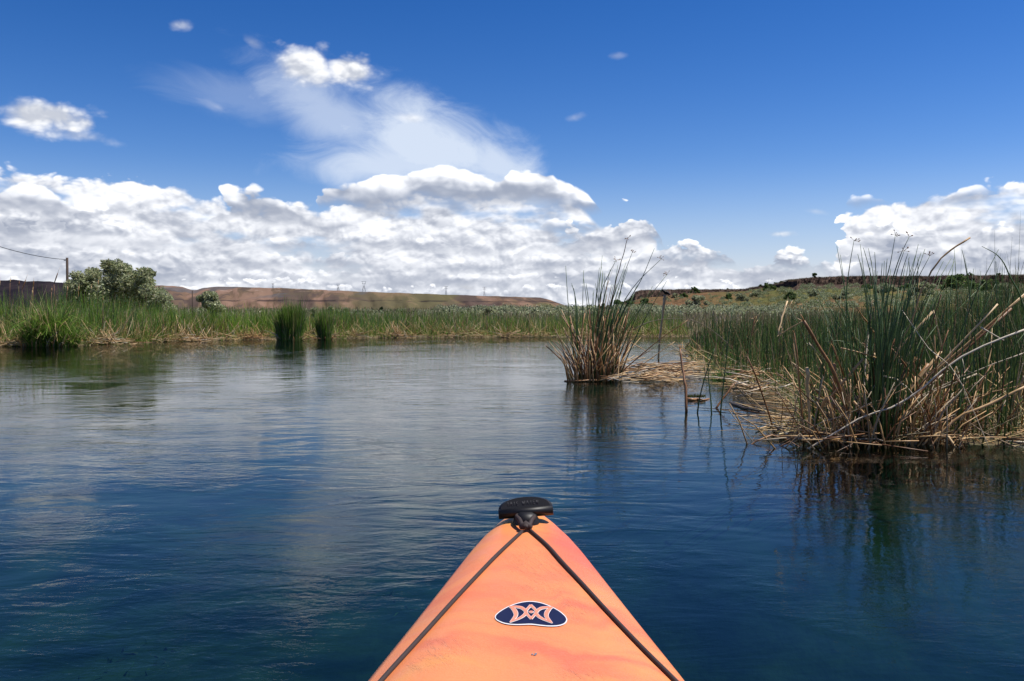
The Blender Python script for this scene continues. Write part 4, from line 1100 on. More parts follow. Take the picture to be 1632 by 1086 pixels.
    for k in range(90):
        bx = random.gauss(1400, 75); by = random.uniform(694, 706); L = random.uniform(30, 110); a = random.gauss((bx - 1400) / 110 * .6, .6)
        pts = [(bx, by), (bx + L * .5 * math.sin(a), by - L * .5 * math.cos(a)), (bx + L * math.sin(a), by - L * abs(math.cos(a)))]
        T.add(rooted(pts, by_px(pts, Y0 + random.uniform(-.32, 0), random.uniform(-.15, .15)), 676), random.uniform(.0035, .007), .003, M[random.choice(['tan', 'tan', 'brown', 'tan', 'grey'])])
    for k in range(170):
        bx = random.gauss(1410, 80) if k < 100 else random.uniform(1440, 1650); by = random.uniform(664, 703); L = random.uniform(35, 130); a = random.gauss((bx - 1400) / 130 * .4, .75)
        pts = [(bx, by), (bx + L * .5 * math.sin(a), by - L * .5 * math.cos(a) + random.uniform(-5, 5)), (bx + L * math.sin(a), by - L * abs(math.cos(a)) * .95)]
        T.add(rooted(pts, by_px(pts, Y0 + random.uniform(-.1, .8), random.uniform(-.3, .3)), 676), random.uniform(.003, .006), .003, M[random.choice(['tan', 'tan', 'brown', 'tan', 'grey'])])
    T.build('fallen_stems', root)
clump_near()

def shallow_things():
    # three thin green stems, bent V, floating sticks and mossy log
    for i, (pts, lab) in enumerate([([(1111, 662), (1116, 630), (1127, 590), (1139, 556)], 'leftmost of three thin green stems standing in open water, leaning right'),
                                    ([(1134, 662), (1133, 640), (1129, 600), (1128, 566)], 'middle of three thin green stems standing in open water, shortest'),
                                    ([(1148, 664), (1151, 630), (1159, 560), (1167, 492)], 'rightmost and tallest of three thin green stems standing in open water')]):
        b = on_z(pts[0][0], pts[0][1] - 4)
        t = empty('thin_bulrush', b, lab, 'reed stem', 'thin green stems in open water')
        stem(t, by_px(pts, b.y), .0075, .003, M['green'])
    b = on_z(1141, 651); t = empty('bent_reed', b, 'bent dry reed making an upside-down V in the water', 'broken reed')
    Y = b.y
    stem(t, by_px([(1139, 655), (1155, 632), (1170, 612)], Y, .1), .010, .008, M['brown']); stem(t, by_px([(1170, 612), (1188, 632), (1209, 656)], Y + .1, .1), .008, .006, M['grey'])
    t = empty('floating_stick', on_z(1180, 655), 'long thin stick floating beneath the bent reed', 'stick')
    stem(t, [on_z(1110, 650, .01), on_z(1180, 655, .015), on_z(1230, 660, .012), on_z(1262, 663, .012)], .007, .012, M['brown'])
    t = empty('floating_stick', on_z(1200, 651), 'short dark waterlogged stick right of the bent reed', 'stick')
    stem(t, [on_z(1164, 642, .0), on_z(1185, 650, .012), on_z(1210, 655, .01)], .016, .010, M['dark'])
    t = empty('floating_stick', on_z(1220, 648), 'thin pale stick behind the bent reed', 'stick')
    stem(t, [on_z(1180, 647, .01), on_z(1222, 641, .01)], .007, .006, M['dark'])
    t = empty('mossy_log', on_z(1112, 637), 'small mossy log floating left of the thin green stems', 'log')
    stem(t, [on_z(1095, 636, .004), on_z(1102, 637.5, .012), on_z(1110, 636.5, .008), on_z(1120, 637.6, .010), on_z(1130, 636, .0)], .020, .008, M['brown'])
    B = Bulk(); n = 500; x0, x1 = on_z(1096, 637), on_z(1122, 637); f = rng.random(n)
    P = np.array(x0)[None] * (1 - f[:, None]) + np.array(x1)[None] * f[:, None] + rng.normal(0, .012, (n, 3)); P[:, 2] = .02 + rng.random(n) * .015
    B.add(blades(P, rng.uniform(.01, .035, n), rng.normal(0, .5, (n, 2)), np.full(n, .006), np.zeros(n), pal(n, [(.06, .10, .02), (.09, .13, .03), (.16, .11, .06)], None, .2), 2)); B.build('moss', M['blade'], t)
    # mat of green water plants and pile of sun-bleached reeds on the right margin
    B = Bulk(); n = 2600; c = on_z(1182, 607)
    P = np.stack([rng.normal(c.x, .16, n), rng.normal(c.y, .25, n), np.full(n, .0)], -1)
    B.add(blades(P, rng.uniform(.04, .20, n), rng.normal(0, .6, (n, 2)), rng.uniform(.008, .02, n), rng.uniform(0, 1, n), pal(n, [(.07, .15, .02), (.10, .19, .03), (.05, .10, .02)], None, .2), 2))
    o = B.build('water_plant', M['blade'], loc=c); tag(o, 'bright green leafy water plant at the margin beside the bleached reed pile', 'water plant')
    c = on_z(1212, 600); root = empty('reed_pile', c, 'heap of sun-bleached broken reeds on the right margin', 'reed pile')
    for k in range(120):
        p = on_z(random.uniform(1168, 1262), random.uniform(596, 634), .02)
        p.z = .02 + random.random() * .22 * math.exp(-((816 + F * p.x / p.y - 1212) / 40) ** 2)
        a = random.gauss(.1, .5) + random.choice([0, math.pi]); L = random.uniform(.12, .5)
        q = p + Vector((math.cos(a), math.sin(a) * .8, random.gauss(.0, .22))) * L
        stem(root, [p, p.lerp(q, .5) + Vector((0, 0, random.uniform(-.02, .03))), q], random.uniform(.006, .011), .005, M[random.choice(['tan', 'grey', 'tan', 'grey', 'brown'])], per=1, sides=5)
    for pts in ([(1196, 619), (1225, 610), (1268, 600)], [(1200, 622), (1235, 612), (1270, 604)], [(1105, 593), (1140, 594), (1166, 590)], [(1190, 605), (1189, 585), (1196, 580)]):
        stem(root, [on_z(a, b, .05) if i < 9 else None for i, (a, b) in enumerate(pts)], .013, .009, M['tan'])
shallow_things()

def right_bank():
    shore = Rs
    B = Bulk()
    # thick bulrush belt: scatter over the land area within view on the right
    n = 46000
    a = rng.uniform(R(8.0), R(44), n); r = np.exp(rng.uniform(math.log(5.6), math.log(46), n))
    x = np.sin(a) * r; y = np.cos(a) * r
    sd = river_sd(x, y); px = 816 + F * x / y
    k = (sd > .15) & (sd < 9) & (y > 5.5); x, y, sd, px = x[k], y[k], sd[k], px[k]
    # keep the stems thinner on the ground close to the lens
    k = rng.random(len(x)) < np.clip(np.hypot(x, y) / 24, .30, 1) * np.clip(.25 + sd / 1.2, .25, 1); x, y, sd, px = x[k], y[k], sd[k], px[k]
    n = len(x); z = ground_z(x, y); rr = np.hypot(x, y)
    lim = np.interp(px, [1085, 1110, 1200, 1300, 1400, 1500, 1600, 1700], [516, 509, 503, 498, 490, 474, 446, 430])
    hmax = EYE + (510 - lim) / F * y - z
    patch = fbm(x * .9, y * .6 + 8, 4)
    h = np.minimum(hmax * (.45 + .9 * patch), 1.8) * (.38 + .85 * rng.random(n) ** 1.7)
    h = np.where(rng.random(n) < .02 + .03 * (px > 1500), h * rng.uniform(1.1, 1.5, n), h)
    c = pal(n, DEEP + [(.15, .22, .05)], None, .25) * (.75 + .5 * fbm(x * .6, y * .4 + 20, 3))[:, None]
    dry = rng.random(n) < .10 + .45 * np.clip(fbm(x * .7 + 40, y * .5, 3) - .42, 0, 1) * 2.2 + .25 * np.exp(-sd / .5)
    c = np.where(dry[:, None], pal(n, STRAW, None, .2) * .8, c)
    lean = rng.normal(0, .06, (n, 2)) + dry[:, None] * rng.normal(0, .15, (n, 2))
    B.add(blades(np.stack([x, y, z - .05], -1), np.maximum(h, .2), lean, rng.uniform(.007, .013, n) * np.clip(rr / 12, .75, 2.2), rng.uniform(0, .9, n), c, 3, tubes=True))
    # lime green grass low between the stems
    n = 22000
    a = rng.uniform(R(9), R(44), n); r = np.exp(rng.uniform(math.log(5.8), math.log(30), n)); x = np.sin(a) * r; y = np.cos(a) * r
    sd = river_sd(x, y); k = (sd > .05) & (sd < 5) & (y > 5.6); x, y = x[k], y[k]; n = len(x); z = ground_z(x, y)
    B.add(blades(np.stack([x, y, z - .03], -1), rng.uniform(.08, .42, n), rng.normal(0, .3, (n, 2)), rng.uniform(.005, .012, n) * np.clip(np.hypot(x, y) / 10, .8, 2), rng.uniform(0, 1.2, n), pal(n, [(.10, .17, .03), (.07, .13, .025), (.15, .19, .06), (.05, .09, .02)], None, .2), 3))
    tag(B.build('bulrush_bed', M['blade'], smooth=False), 'dense dark green bulrush belt along the right bank', 'reed bed', kind='stuff')
    # straw
    B = Bulk(); n = 9000
    a = rng.uniform(R(8.5), R(44), n); r = np.exp(rng.uniform(math.log(5.7), math.log(30), n)); x = np.sin(a) * r; y = np.cos(a) * r
    sd = river_sd(x, y); k = (sd > -.12) & (sd < 4.5) & (y > 5.9); x, y, sd = x[k], y[k], sd[k]
    k = rng.random(len(x)) < .25 + .75 * np.exp(-sd / .9); x, y = x[k], y[k]; n = len(x); z = np.maximum(ground_z(x, y), 0)
    dr = np.stack([rng.normal(0, 1, n), rng.normal(0, .7, n), rng.normal(.08, .2, n)], -1)
    B.add(sticks(np.stack([x, y, z + rng.uniform(0, .07, n)], -1), dr, rng.uniform(.1, .55, n), rng.uniform(.006, .013, n) * np.clip(np.hypot(x, y) / 12, .8, 1.8), pal(n, STRAW, [.3, .2, .25, .15, .1], .2)))
    tag(B.build('dead_reeds', M['litter']), 'straw coloured dead reeds matted under the right bank bulrushes', 'dead reeds', kind='stuff')
    # individual standing dry stalks among the far part of the belt
    for i, (pts, Y, lab) in enumerate([([(1190, 588), (1196, 545), (1203, 505)], None, 'brown feathery dead stalk leaning above the bleached reed pile'), ([(1238, 560), (1247, 520), (1262, 480)], None, 'tall tan plume of dead reed behind the belt, left of the big clump')]):
        b = on_z(pts[0][0], 585); P = by_px(pts, b.y)
        t = empty('dead_stalk', b, lab, 'stalk')
        stem(t, P, .02, .008, M['brown' if i == 0 else 'tan'])
        for k in range(10):
            q = P[0].lerp(P[-1], random.uniform(.3, 1)); stem(t, [q, q + Vector((random.uniform(-.12, .12), random.uniform(-.05, .05), random.uniform(.0, .18)))], .006, .003, M['tan'], name='leaf', sides=4)
right_bank()

# ------------------------------------------------------------------ left bank individuals
def reed_clump(px, w, top, bot, n, cols, label, seedw=.9, dark=1.0):
    b = on_z(px, bot); Y = b.y; W = w / F * Y * .5; H = (at(px, top, Y).z)
    root = empty('reed_clump', b, label, 'reed clump', 'dark reed clumps along the left bank')
    B = Bulk()
    ang = rng.uniform(0, 2 * math.pi, n); rad = W * (.92 if w < 60 else .35) * rng.random(n) ** .5
    P = np.stack([b.x + np.cos(ang) * rad, b.y + W * .5 + np.sin(ang) * rad * .8, np.full(n, -.05)], -1)
    if w > 60:
        sub = rng.integers(0, 7, n); off = np.linspace(-.8, .9, 7)[sub]; P[:, 0] += off * W * .8; P[:, 1] += np.array([.3, -.1, .2, 0, .35, -.05, .25])[sub]
        H = H * np.array([.75, .95, .8, 1.0, .7, .9, .6])[sub]
    lean = np.stack([np.cos(ang), np.sin(ang)], -1) * (rad / W * (.06 if w < 60 else .22))[:, None] + rng.normal(0, .055 if w < 60 else .2, (n, 2))
    h = H * rng.uniform(.35, 1.12, n) * (.6 + .75 * fbm(P[:, 0] * 4, P[:, 1] * 4, 3))
    B.add(blades(P, h, lean, rng.uniform(.016, .034, n), rng.uniform(.2, 1.4, n) * (1 if w < 60 else 1.6), pal(n, cols, None, .2), 4)); B.build('leaves', M['blade'], root)
    for k in range(26):
        a = random.uniform(-1, 1); p = Vector((b.x + a * W * .9, b.y + random.uniform(-.1, .3), 0)); q = p + Vector((random.gauss(a * .25, .2), random.uniform(-.3, .1), random.uniform(.05, .5)))
        stem(root, [p, p.lerp(q, .5) + Vector((0, 0, .08)), q], .014, .008, M[random.choice(['tan', 'grey', 'brown'])], sides=4, per=2, name='dead_leaf')
    return root
reed_clump(459, 42, 484, 543, 2900, [(.16, .27, .035), (.10, .19, .025), (.07, .14, .02), (.22, .32, .06), (.12, .22, .03), (.36, .29, .14)], 'tall dense dark green reed clump standing out of the far left shoreline')
reed_clump(516, 22, 497, 541.8, 1300, [(.16, .27, .035), (.10, .2, .03), (.08, .16, .024), (.22, .32, .06), (.34, .27, .14)], 'smaller dark green reed clump right of the tall one')
reed_clump(66, 78, 474, 553.3, 3000, [(.15, .27, .03), (.10, .19, .024), (.20, .32, .045), (.07, .13, .02), (.42, .32, .16)], 'wide bushy green reed clump at the left bank in front of the dark mesa')

def cattails():
    L = [(0, 441, 16, 'cattail at the very left edge of the bank with pale fluffy head'), (17, 442, 9, 'thin pale cattail second from the left edge'), (31, 446, 9, 'short cattail against the dark mesa, third from left'), (44, 438, 24, 'cattail leaning right with a brown head over the dark mesa'), (54, 443, 14, 'upright cattail with a dark head right of the leaning one'), (52, 459, 12, 'low pale fluffy cattail head below the upright one'), (95, 427, 26, 'tallest cattail, thin dark head just left of the wooden pole'), (83, 457, 8, 'small pale cattail head left of the pole foot'),
         (108, 453, 12, 'pale cattail head in front of the wooden pole'), (126, 453, 11, 'leaning pale cattail head before the tree'), (157, 443, 12, 'white cattail head before the left part of the tree'), (146, 453, 9, 'small white cattail head before the tree, lower left'), (165, 473, 8, 'low cattail head before the trunk of the tree')]
    for px, py, hl, lab in L:
        Y = random.uniform(31.5, 34); b = at(px - random.uniform(0, 10), 540, Y); b.z = .05
        root = empty('cattail', b, lab, 'cattail', 'cattails on the left bank')
        tip = at(px, py, Y); lean = 1 if px in (44, 95) else 0
        lo = at(px - (9 if lean else 1), py + hl, Y)
        mid = Vector((b.x * .4 + lo.x * .6, Y, lo.z * .5))
        stem(root, [b, mid, lo], .007, .005, M['brown'], sides=5)
        d = (tip - lo); hd = lo + d * .02
        v, f = tube_data([hd, hd + d * .08, hd + d * .35, hd + d * .6, hd + d * .66], [.008, .017, .021, .016, .005], 8)
        mesh_obj('seed_head', v, f, M['tan'] if px in (0, 17, 52, 83, 108, 126, 157, 146) else M['brown'], root)
        stem(root, [hd + d * .66, tip], .006, .003, M['tan'], sides=4, name='spike')
cattails()

def poles():
    Y = 118.0; x = at(108, 510, Y).x; z0 = gz(x, Y); top = at(108, 411, Y)
    root = empty('utility_pole', (x, Y, z0), 'dark wooden utility pole behind the left bank holding one sagging wire', 'utility pole')
    v, f = tube_data([(x, Y, z0 - .5), (x, Y, top.z)], [.19, .15], 10); mesh_obj('pole', v, f, M['wood_pole'], root)
    v, f = tube_data([(x - .02, Y - .2, top.z - .35), (x - .32, Y - .2, top.z - .35)], [.05, .05], 8); mesh_obj('insulator', v, f, M['steel'], root)
    # wire sags up and left to the next pole, which stands outside the picture
    P0 = at(106, 414, Y); far = at(-420, 180, 55); P = []
    for i in range(25):
        t = i / 24; p = P0.lerp(far, t); p.z -= 4 * 1.9 * t * (1 - t); P.append(p)
    v, f = tube_data(P, [.035] * 25, 5); mesh_obj('wire', v, f, M['wire'], root)
    Y = 60; x = at(307, 510, Y).x; z0 = gz(x, Y)
    root = empty('fence_post', (x, Y, z0), 'thin dark fence post beside the small round shrub tree', 'fence post')
    v, f = tube_data([(x, Y, z0 - .3), (x, Y, at(307, 463, Y).z)], [.045, .035], 7); mesh_obj('post', v, f, M['wood_pole'], root)
    v, f = tube_data([(x, Y - .07, z0 + .5), (x, Y - .07, z0 + .56)], [.07, .07], 7); mesh_obj('collar', v, f, M['steel'], root)
poles()

def pylons():
    for i, (px, top, base, kind, lab) in enumerate([(435, 452, 461, 0, 'faint small pylon leftmost on the mesa skyline'), (539, 453, 464.5, 1, 'open-topped pylon left of the tall lattice one'), (580, 449, 466, 1, 'tall lattice pylon, largest on the mesa skyline'), (711, 457, 471, 0, 'pylon on the mesa skyline above the middle of the river'), (772, 458, 472.5, 0, 'rightmost pylon on the mesa skyline')]):
        D = 3400.0; b = at(px, base, D); t = at(px, top, D); H = t.z - b.z; x, z = b.x, b.z - 3; H += 3
        root = empty('pylon', (x, D, z), lab, 'pylon', 'power pylons on the mesa')
        bag = Bag(); r = .55; w = H * .16
        if kind:
            for s in (-1, 1):
                for q in (-1, 1):
                    bag.add(tube_data([(x + s * w, D + q * w, z), (x + s * w * .28, D + q * w * .28, z + H * .62)], [r, r * .8], 4))
                    bag.add(tube_data([(x + s * w * .28, D, z + H * .62), (x + s * w * .95, D, z + H)], [r * .8, r * .7], 4))
                bag.add(tube_data([(x + s * w, D, z), (x - s * w * .6, D, z + H * .31)], [r * .5] * 2, 4)); bag.add(tube_data([(x + s * w * .62, D, z + H * .31), (x - s * w * .28, D, z + H * .62)], [r * .5] * 2, 4))
        else:
            for s in (-1, 1):
                bag.add(tube_data([(x + s * w * .5, D, z), (x + s * w * .15, D, z + H)], [r, r * .7], 4)); bag.add(tube_data([(x + s * w * .5, D, z + H * .1), (x - s * w * .3, D, z + H * .6)], [r * .5] * 2, 4))
        bag.build('tower', M['steel'], root, smooth=False)
        bag = Bag()
        for hz, ww in ((1.0, 1.35), (.82, 1.0)): bag.add(box_data((x, D, z + H * hz), (w * 2 * ww, 1.2, .8)))
        bag.build('crossarm', M['steel'], root, smooth=False)
pylons()

# ------------------------------------------------------------------ underwater weed
def weeds():
    B = Bulk(); n = 9000
    x = rng.uniform(-4.5, 5, n); y = rng.uniform(1.0, 7, n); cl = fbm(x * 1.3, y * 1.3, 4)
    k = (cl > .58) & (river_sd(x, y) < -.3); x, y = x[k], y[k]; n = len(x); z = ground_z(x, y)
    B.add(blades(np.stack([x, y, z - .02], -1), rng.uniform(.02, .08, n) * np.clip(-z - .1, .1, 1), rng.normal(0, .7, (n, 2)), rng.uniform(.012, .035, n), rng.uniform(0, 1.5, n), pal(n, [(.12, .20, .06), (.16, .24, .06), (.20, .22, .09), (.10, .15, .06)], None, .2), 4))
    tag(B.build('water_weed', M['blade']), 'submerged green water weed under the clear water near the kayak', 'water weed', kind='stuff')
weeds()

# ------------------------------------------------------------------ the kayak
KX = .037                                   # centre line at the bow
def kx(y): return .0155 * y                 # slight heading to the right
# deck stations: distance ahead, half width, height of the edge above water, crown
ST = [(2.515, .010, .300, .012), (2.50, .040, .305, .020), (2.475, .062, .308, .026), (2.42, .083, .304, .030), (2.34, .108, .297, .034), (2.23, .134, .288, .037), (2.10, .160, .278, .040), (1.985, .182, .270, .042), (1.787, .219, .258, .046), (1.56, .262, .245, .050), (1.3, .303, .236, .055), (1.0, .335, .232, .062), (.6, .352, .235, .070), (0, .358, .240, .075), (-.6, .345, .245, .06), (-1.1, .29, .25, .045), (-1.5, .20, .265, .035), (-1.8, .09, .28, .02), (-1.92, .012, .285, .01)]
def deck(y):
    Y = [s[0] for s in ST][::-1]
    return tuple(np.interp(y, Y, [s[k] for s in ST][::-1]) for k in (1, 2, 3))
def prof(s):
    """deck section: nearly flat panel inside the cords, sloping shoulder, rounded edge"""
    a = abs(s)
    return 1 - .30 * a ** 2 - .70 * max(0, (a - .45) / .55) ** 1.9
def deck_z(x, y):
    w, e, c = deck(y); s = max(-1, min(1, (x - kx(y)) / w))
    return e + c * prof(s)
def build_kayak():
    root = empty('kayak', (KX, 2.4, 0), 'orange kayak bow pointing up the river, black handle at its tip', 'kayak')
    ys = np.unique(np.concatenate([np.linspace(-1.92, 1.3, 44), np.linspace(1.3, 2.40, 44), np.linspace(2.40, 2.515, 22)]))
    ns = 44; v = []
    for y in ys:
        w, e, c = deck(y)
        t = np.clip((2.515 - y) / .25, 0, 1) * np.clip((y + 1.92) / .3, 0, 1)
        keel = -.10 * t ** .6 + .12 * (1 - t)
        ring = []
        for k in range(ns):           # deck from left edge to right edge
            s = -1 + 2 * k / (ns - 1)
            s = math.copysign(abs(s) ** .85, s)
            ring.append((kx(y) + s * w, y, e + c * prof(s)))
        for k in range(1, 16):        # hull below, right to left
            q = k / 16; ang = math.pi * q
            ring.append((kx(y) + w * math.copysign(abs(math.cos(ang)) ** .55, math.cos(ang)) * (1.0 - .10 * math.sin(ang)), y, e + .0 - (e - keel) * math.sin(ang) ** .75 if 0 < k < 16 else e))
        v.append(ring)
    N = len(v[0]); f = []
    OP = lambda y, x: ((y + .10) / .48) ** 2 + ((x - kx(y)) / .235) ** 2 < 1
    for i in range(len(ys) - 1):
        for k in range(N):
            k2 = (k + 1) % N
            if k < ns - 1:
                p = v[i][k]
                if OP(ys[i] + .03, p[0] + .005): continue
            f.append((i * N + k, i * N + k2, (i + 1) * N + k2, (i + 1) * N + k))
    f.append(tuple(range(N))); f.append(tuple(range((len(ys) - 1) * N + N - 1, (len(ys) - 1) * N - 1, -1)))
    hull = mesh_obj('hull', [p for r in v for p in r], f, M['kayak'], root)
    # object coordinates of the material are world-like: keep the hull at the root's origin and shift in the shader
    # cockpit rim and seat (behind the lens)
    P = [Vector((kx(-.1 + .50 * math.sin(a)) + .25 * math.cos(a), -.10 + .50 * math.sin(a), deck_z(kx(0) + .25 * math.cos(a), -.10 + .5 * math.sin(a)) + .012)) for a in np.linspace(0, 2 * math.pi, 41)]
    vv, ff = tube_data(P, [.018] * 41, 8, False); mesh_obj('cockpit_rim', vv, ff, M['rubber'], root)
    bag = Bag(); bag.add(box_data((kx(-.1), -.18, .03), (.36, .40, .05))); bag.add(box_data((kx(-.1), -.42, .15), (.34, .05, .26))); bag.build('seat', M['rubber'], root, smooth=False)
    # cords
    def cord(pts, r, name, lift=.0005):
        P = []
        for x, y in pts: P.append(Vector((x, y, deck_z(x, y) + r * .85 + lift)))
        P = spline(P, 5); vv, ff = tube_data(P, [r] * len(P), 8); return mesh_obj(name, vv, ff, M['cord'], root)
    def on_deck(px, py):
        d = ray(px, py); o = Vector((0, 0, EYE)); t = 0.5
        for _ in range(60):
            p = o + d * t
            w, e, c = deck(p.y); dz = p.z - (e + c * prof(max(-1, min(1, (p.x - kx(p.y)) / w))))
            t += dz / -d.z * .8
        p = o + d * t; return p
    cl = [(832, 850), (800, 880), (780, 900), (731, 952), (677, 1012), (612, 1084), (565, 1140)]
    cr = [(845, 848), (872, 872), (895, 898), (930, 936), (968, 978), (1020, 1033), (1071, 1084), (1115, 1130)]
    for c_ in (cl, cr):
        pts = [on_deck(*q) for q in c_]; o = cord([(p.x, p.y) for p in pts], .0043, 'deck_cord')
    K = on_deck(838, 847)
    kn = Bag()
    kn.add(tube_data([K + Vector((-.014, -.004, .010)), K + Vector((0, .004, .016)), K + Vector((.014, -.004, .010))], [.006, .010, .006], 8))
    kn.add(tube_data([K + Vector((-.010, .010, .008)), K + Vector((0, -.010, .014)), K + Vector((.010, .008, .008))], [.006, .008, .006], 8))
    kn.build('cord_knot', M['cord'], root)
    # moulded cord saddle behind the handle and cord loop up to the handle
    T = on_deck(840, 824)
    for s in (-1, 1):
        vv, ff = tube_data(spline([K + Vector((s * .008, 0, .012)), K + Vector((s * .016, .035, .022)), K + Vector((s * .022, .065, .022)), K + Vector((s * .016, .088, .024))], 4), [.0058] * 13, 8)
        mesh_obj('cord_loop', vv, ff, M['cord'], root)
    sd = Bag()
    c0 = K + Vector((.002, .075, .012))
    nseg = 14; rings = []
    for hz, sx, sy in ((-.012, .034, .030), (.004, .032, .028), (.014, .026, .022), (.020, .014, .012)):
        rings.append([c0 + Vector((math.cos(a) * sx, math.sin(a) * sy, hz)) for a in np.linspace(0, 2 * math.pi, nseg, endpoint=False)])
    vv = [p for r in rings for p in r]; ff = [(i * nseg + k, i * nseg + (k + 1) % nseg, (i + 1) * nseg + (k + 1) % nseg, (i + 1) * nseg + k) for i in range(3) for k in range(nseg)] + [tuple(3 * nseg + k for k in range(nseg))]
    mesh_obj('cord_saddle', vv, ff, M['rubber'], root)
    # the grab handle: half-moon slab standing up at the bow tip, tilted back
    HY = K.y + .095
    tl, trr = at(795, 826, HY), at(882, 819, HY)
    W = (trr - tl).length; ax = (trr - tl).normalized(); up = Vector((0, .50, .866)); up = (up - ax * up.dot(ax)).normalized(); nrm = ax.cross(up)
    cen = (tl + trr) / 2
    Hh = (at(838, 797, HY).z - cen.z) / up.z * 1.0
    outl = []
    for i in range(33):
        a = math.pi * i / 32
        outl.append((-math.cos(a) * W / 2 * (1 - .02 * math.sin(a)), (.012 + (Hh - .012) * math.sin(a) ** .72)))
    outl = [(-W / 2, 0)] + outl + [(W / 2, 0)]
    th = .017; vv = []; n = len(outl)
    for d_, k_ in ((-th, .90), (-th * .6, 1.0), (th * .6, 1.0), (th, .90)):
        for (a, b) in outl:
            vv.append(cen + ax * a * k_ + up * ((b - Hh * .4) * k_ + Hh * .4) + nrm * d_)
    ff = [(i * n + k, i * n + (k + 1) % n, (i + 1) * n + (k + 1) % n, (i + 1) * n + k) for i in range(3) for k in range(n)] + [tuple(range(n - 1, -1, -1)), tuple(3 * n + k for k in range(n))]
    h = mesh_obj('grab_handle', vv, ff, M['rubber'], root, smooth=False)
    # raised rib along the lower front of the handle
    sgn = -1 if nrm.y > 0 else 1
    f0 = nrm * (th * sgn)
    vv, ff = tube_data([cen + ax * (-W * .49) + up * .008 + f0 * .7, cen + up * .007 + f0 * .8, cen + ax * (W * .49) + up * .008 + f0 * .7], [.0105] * 3, 8); mesh_obj('rib', vv, ff, M['rubber'], h)
    # worn moulded lettering, too small to read: two words of little raised strokes
    bag = Bag()
    let = [(-.044, 'I'), (-.036, 'A'), (-.028, 'I'), (-.020, 'E'), (-.004, 'W'), (.006, 'A'), (.015, 'I'), (.023, 'E'), (.031, 'N')]
    segs = {'I': [((0, 0), (0, 1))], 'A': [((-.4, 0), (0, 1)), ((.4, 0), (0, 1))], 'E': [((-.3, 0), (-.3, 1)), ((-.3, 1), (.3, 1)), ((-.3, .5), (.2, .5)), ((-.3, 0), (.3, 0))], 'W': [((-.5, 1), (-.2, 0)), ((-.2, 0), (0, .8)), ((0, .8), (.2, 0)), ((.2, 0), (.5, 1))], 'N': [((-.3, 0), (-.3, 1)), ((-.3, 1), (.3, 0)), ((.3, 0), (.3, 1))]}
    hL = .0105
    for x0, ch in let:
        for (a, b), (c, d) in segs[ch]:
            q0 = cen + ax * (x0 + a * .007) + up * (Hh * .50 + b * hL) + f0 * 1.02; q1 = cen + ax * (x0 + c * .007) + up * (Hh * .50 + d * hL) + f0 * 1.02
            bag.add(tube_data([q0, q1], [.00075] * 2, 4))
    bag.build('lettering', mat_plain('worn_lettering', (.05, .05, .055), .6, .4), h)
    # decal: an oval badge with the crescent emblem, lying on the deck
    def lift(pts, dz):
        out = []
        for (px, py) in pts:
            p = on_deck(px, py); out.append(p + Vector((0, 0, dz)))
        return out
    Z = lambda X, Y: (770 + X * 160 / 1448, 940 + Y * 160 / 1448)
    badge = [(170, 420), (172, 395), (190, 365), (260, 310), (370, 250), (470, 213), (560, 190), (670, 178), (780, 188), (880, 213), (1000, 262), (1100, 318), (1170, 375), (1205, 420), (1213, 460), (1190, 500), (1140, 527), (1060, 543), (950, 545), (830, 535), (700, 520), (600, 522), (500, 525), (400, 520), (300, 503), (220, 470), (185, 445)]
    def smooth_closed(P, per=3):
        n = len(P); out = []
        for i in range(n):
            a, b, c, d = (np.array(P[(i + k - 1) % n], float) for k in range(4))
            for j in range(per):
                t = j / per; out.append(tuple(.5 * ((2 * b) + (c - a) * t + (2 * a - 5 * b + 4 * c - d) * t * t + (3 * b - a - 3 * c + d) * t ** 3)))
        return out
    def patch(P, dz, mat, name, par):
        # fan in narrow vertical strips so that the sheet follows the crown of the deck
        P = [Z(*q) for q in P]; pts = lift(P, dz)
        import bmesh
        bm = bmesh.new(); vs = [bm.verts.new(p) for p in pts]; bm.faces.new(vs)
        bmesh.ops.triangulate(bm, faces=bm.faces[:])
        tris = [[vv.index for vv in f_.verts] for f_ in bm.faces] if False else None
        bm.verts.index_update(); F_ = [tuple(q.index for q in f_.verts) for f_ in bm.faces]; V_ = [tuple(q.co) for q in bm.verts]; bm.free()
        return mesh_obj(name, V_, F_, mat, par, smooth=False)
    bs = smooth_closed(badge)
    cx, cy = 690, 380
    dec = patch(bs, .0018, M['white'], 'decal', root)
    inner = []
    nb = len(bs)
    for i, (a, b) in enumerate(bs):
        p0 = np.array(bs[i - 1]); p1 = np.array(bs[(i + 1) % nb]); t = (p1 - p0) / np.linalg.norm(p1 - p0); nn = np.array([-t[1], t[0]])
        if np.dot(nn, np.array([cx, cy]) - np.array([a, b])) < 0: nn = -nn
        inner.append((a + nn[0] * 15, b + nn[1] * 15))
    patch(inner, .0026, M['navy'], 'badge_field', dec)
    def ribbon(P, w, dz, mat, name):
        P = [np.array(q, float) for q in P]; L_, R_ = [], []
        for i, q in enumerate(P):
            t = P[min(i + 1, len(P) - 1)] - P[max(i - 1, 0)]; t /= np.linalg.norm(t) + 1e-9; nn = np.array([-t[1], t[0]])
            ww = w[i] if isinstance(w, list) else w
            L_.append(tuple(q + nn * ww)); R_.append(tuple(q - nn * ww))
        a = lift([Z(*q) for q in L_], dz); b = lift([Z(*q) for q in R_], dz); n = len(a)
        return mesh_obj(name, a + b, [(i, i + 1, n + i + 1, n + i) for i in range(n - 1)], mat, dec, smooth=False)
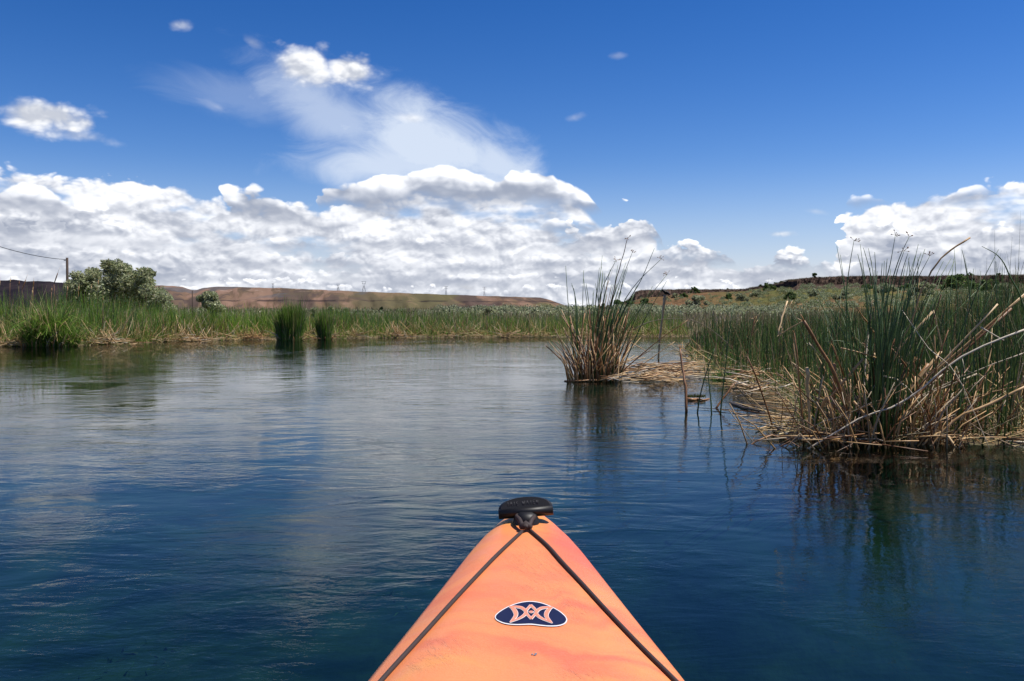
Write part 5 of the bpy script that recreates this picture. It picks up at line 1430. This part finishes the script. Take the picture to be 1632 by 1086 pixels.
    def cat2(P, per=6):
        P = [np.array(q, float) for q in P]; Q = [2 * P[0] - P[1]] + P + [2 * P[-1] - P[-2]]; out = []
        for i in range(1, len(Q) - 2):
            for j in range(per):
                t = j / per; a, b, c, d = Q[i - 1:i + 3]
                out.append(.5 * ((2 * b) + (c - a) * t + (2 * a - 5 * b + 4 * c - d) * t * t + (3 * b - a - 3 * c + d) * t ** 3))
        out.append(P[-1]); return out
    mir = lambda P: [(1384 - a, b + 10) for a, b in P]
    strokes = []
    outer = cat2([(375, 265), (430, 300), (470, 360), (460, 420), (385, 500)]); outw = [3 + 26 * math.sin(math.pi * i / (len(outer) - 1)) for i in range(len(outer))]
    bow = cat2([(378, 268), (470, 272), (560, 290), (615, 345), (590, 395), (520, 440), (385, 498)]); bw = [2 + 17 * math.sin(math.pi * i / (len(bow) - 1)) ** .8 for i in range(len(bow))]
    eyeL = cat2([(688, 250), (640, 305), (622, 345), (640, 385), (692, 445)]); eyeR = cat2([(688, 250), (745, 305), (762, 345), (745, 385), (692, 445)])
    for nm, P, w_ in (('crescent', outer, outw), ('crescent', [np.array(q) for q in mir(outer)], outw), ('crescent', bow, bw), ('crescent', [np.array(q) for q in mir(bow)], bw), ('eye_outline', eyeL, 14), ('eye_outline', eyeR, 14)):
        ww = w_ if isinstance(w_, list) else [w_] * len(P)
        ribbon(P, [q + 6 for q in ww], .0033, M['white'], nm + '_edge')
        ribbon(P, ww, .0039, M['logo'], nm)
    e2 = [(648, 347), (670, 332), (692, 327), (716, 332), (738, 347), (716, 362), (692, 367), (670, 362)]
    patch(e2, .0033, M['white'], 'pupil_edge', dec); patch([(cx2 * .8 + 692 * .2, cy2 * .8 + 347 * .2) for cx2, cy2 in e2], .0039, M['logo'], 'pupil', dec)
    # small drain-plug scar on the deck
    P = on_deck(850, 1044); bag = Bag()
    for k in range(7):
        q = P + Vector((random.uniform(-.006, .006), random.uniform(-.004, .004), .0005)); bag.add(tube_data([q, q + Vector((0, 0, .0015))], [random.uniform(.0012, .0024), .001], 6))
    bag.build('grit_speck', mat_plain('grey_grit', (.22, .24, .30), .5, .5), root)
    return root
build_kayak()
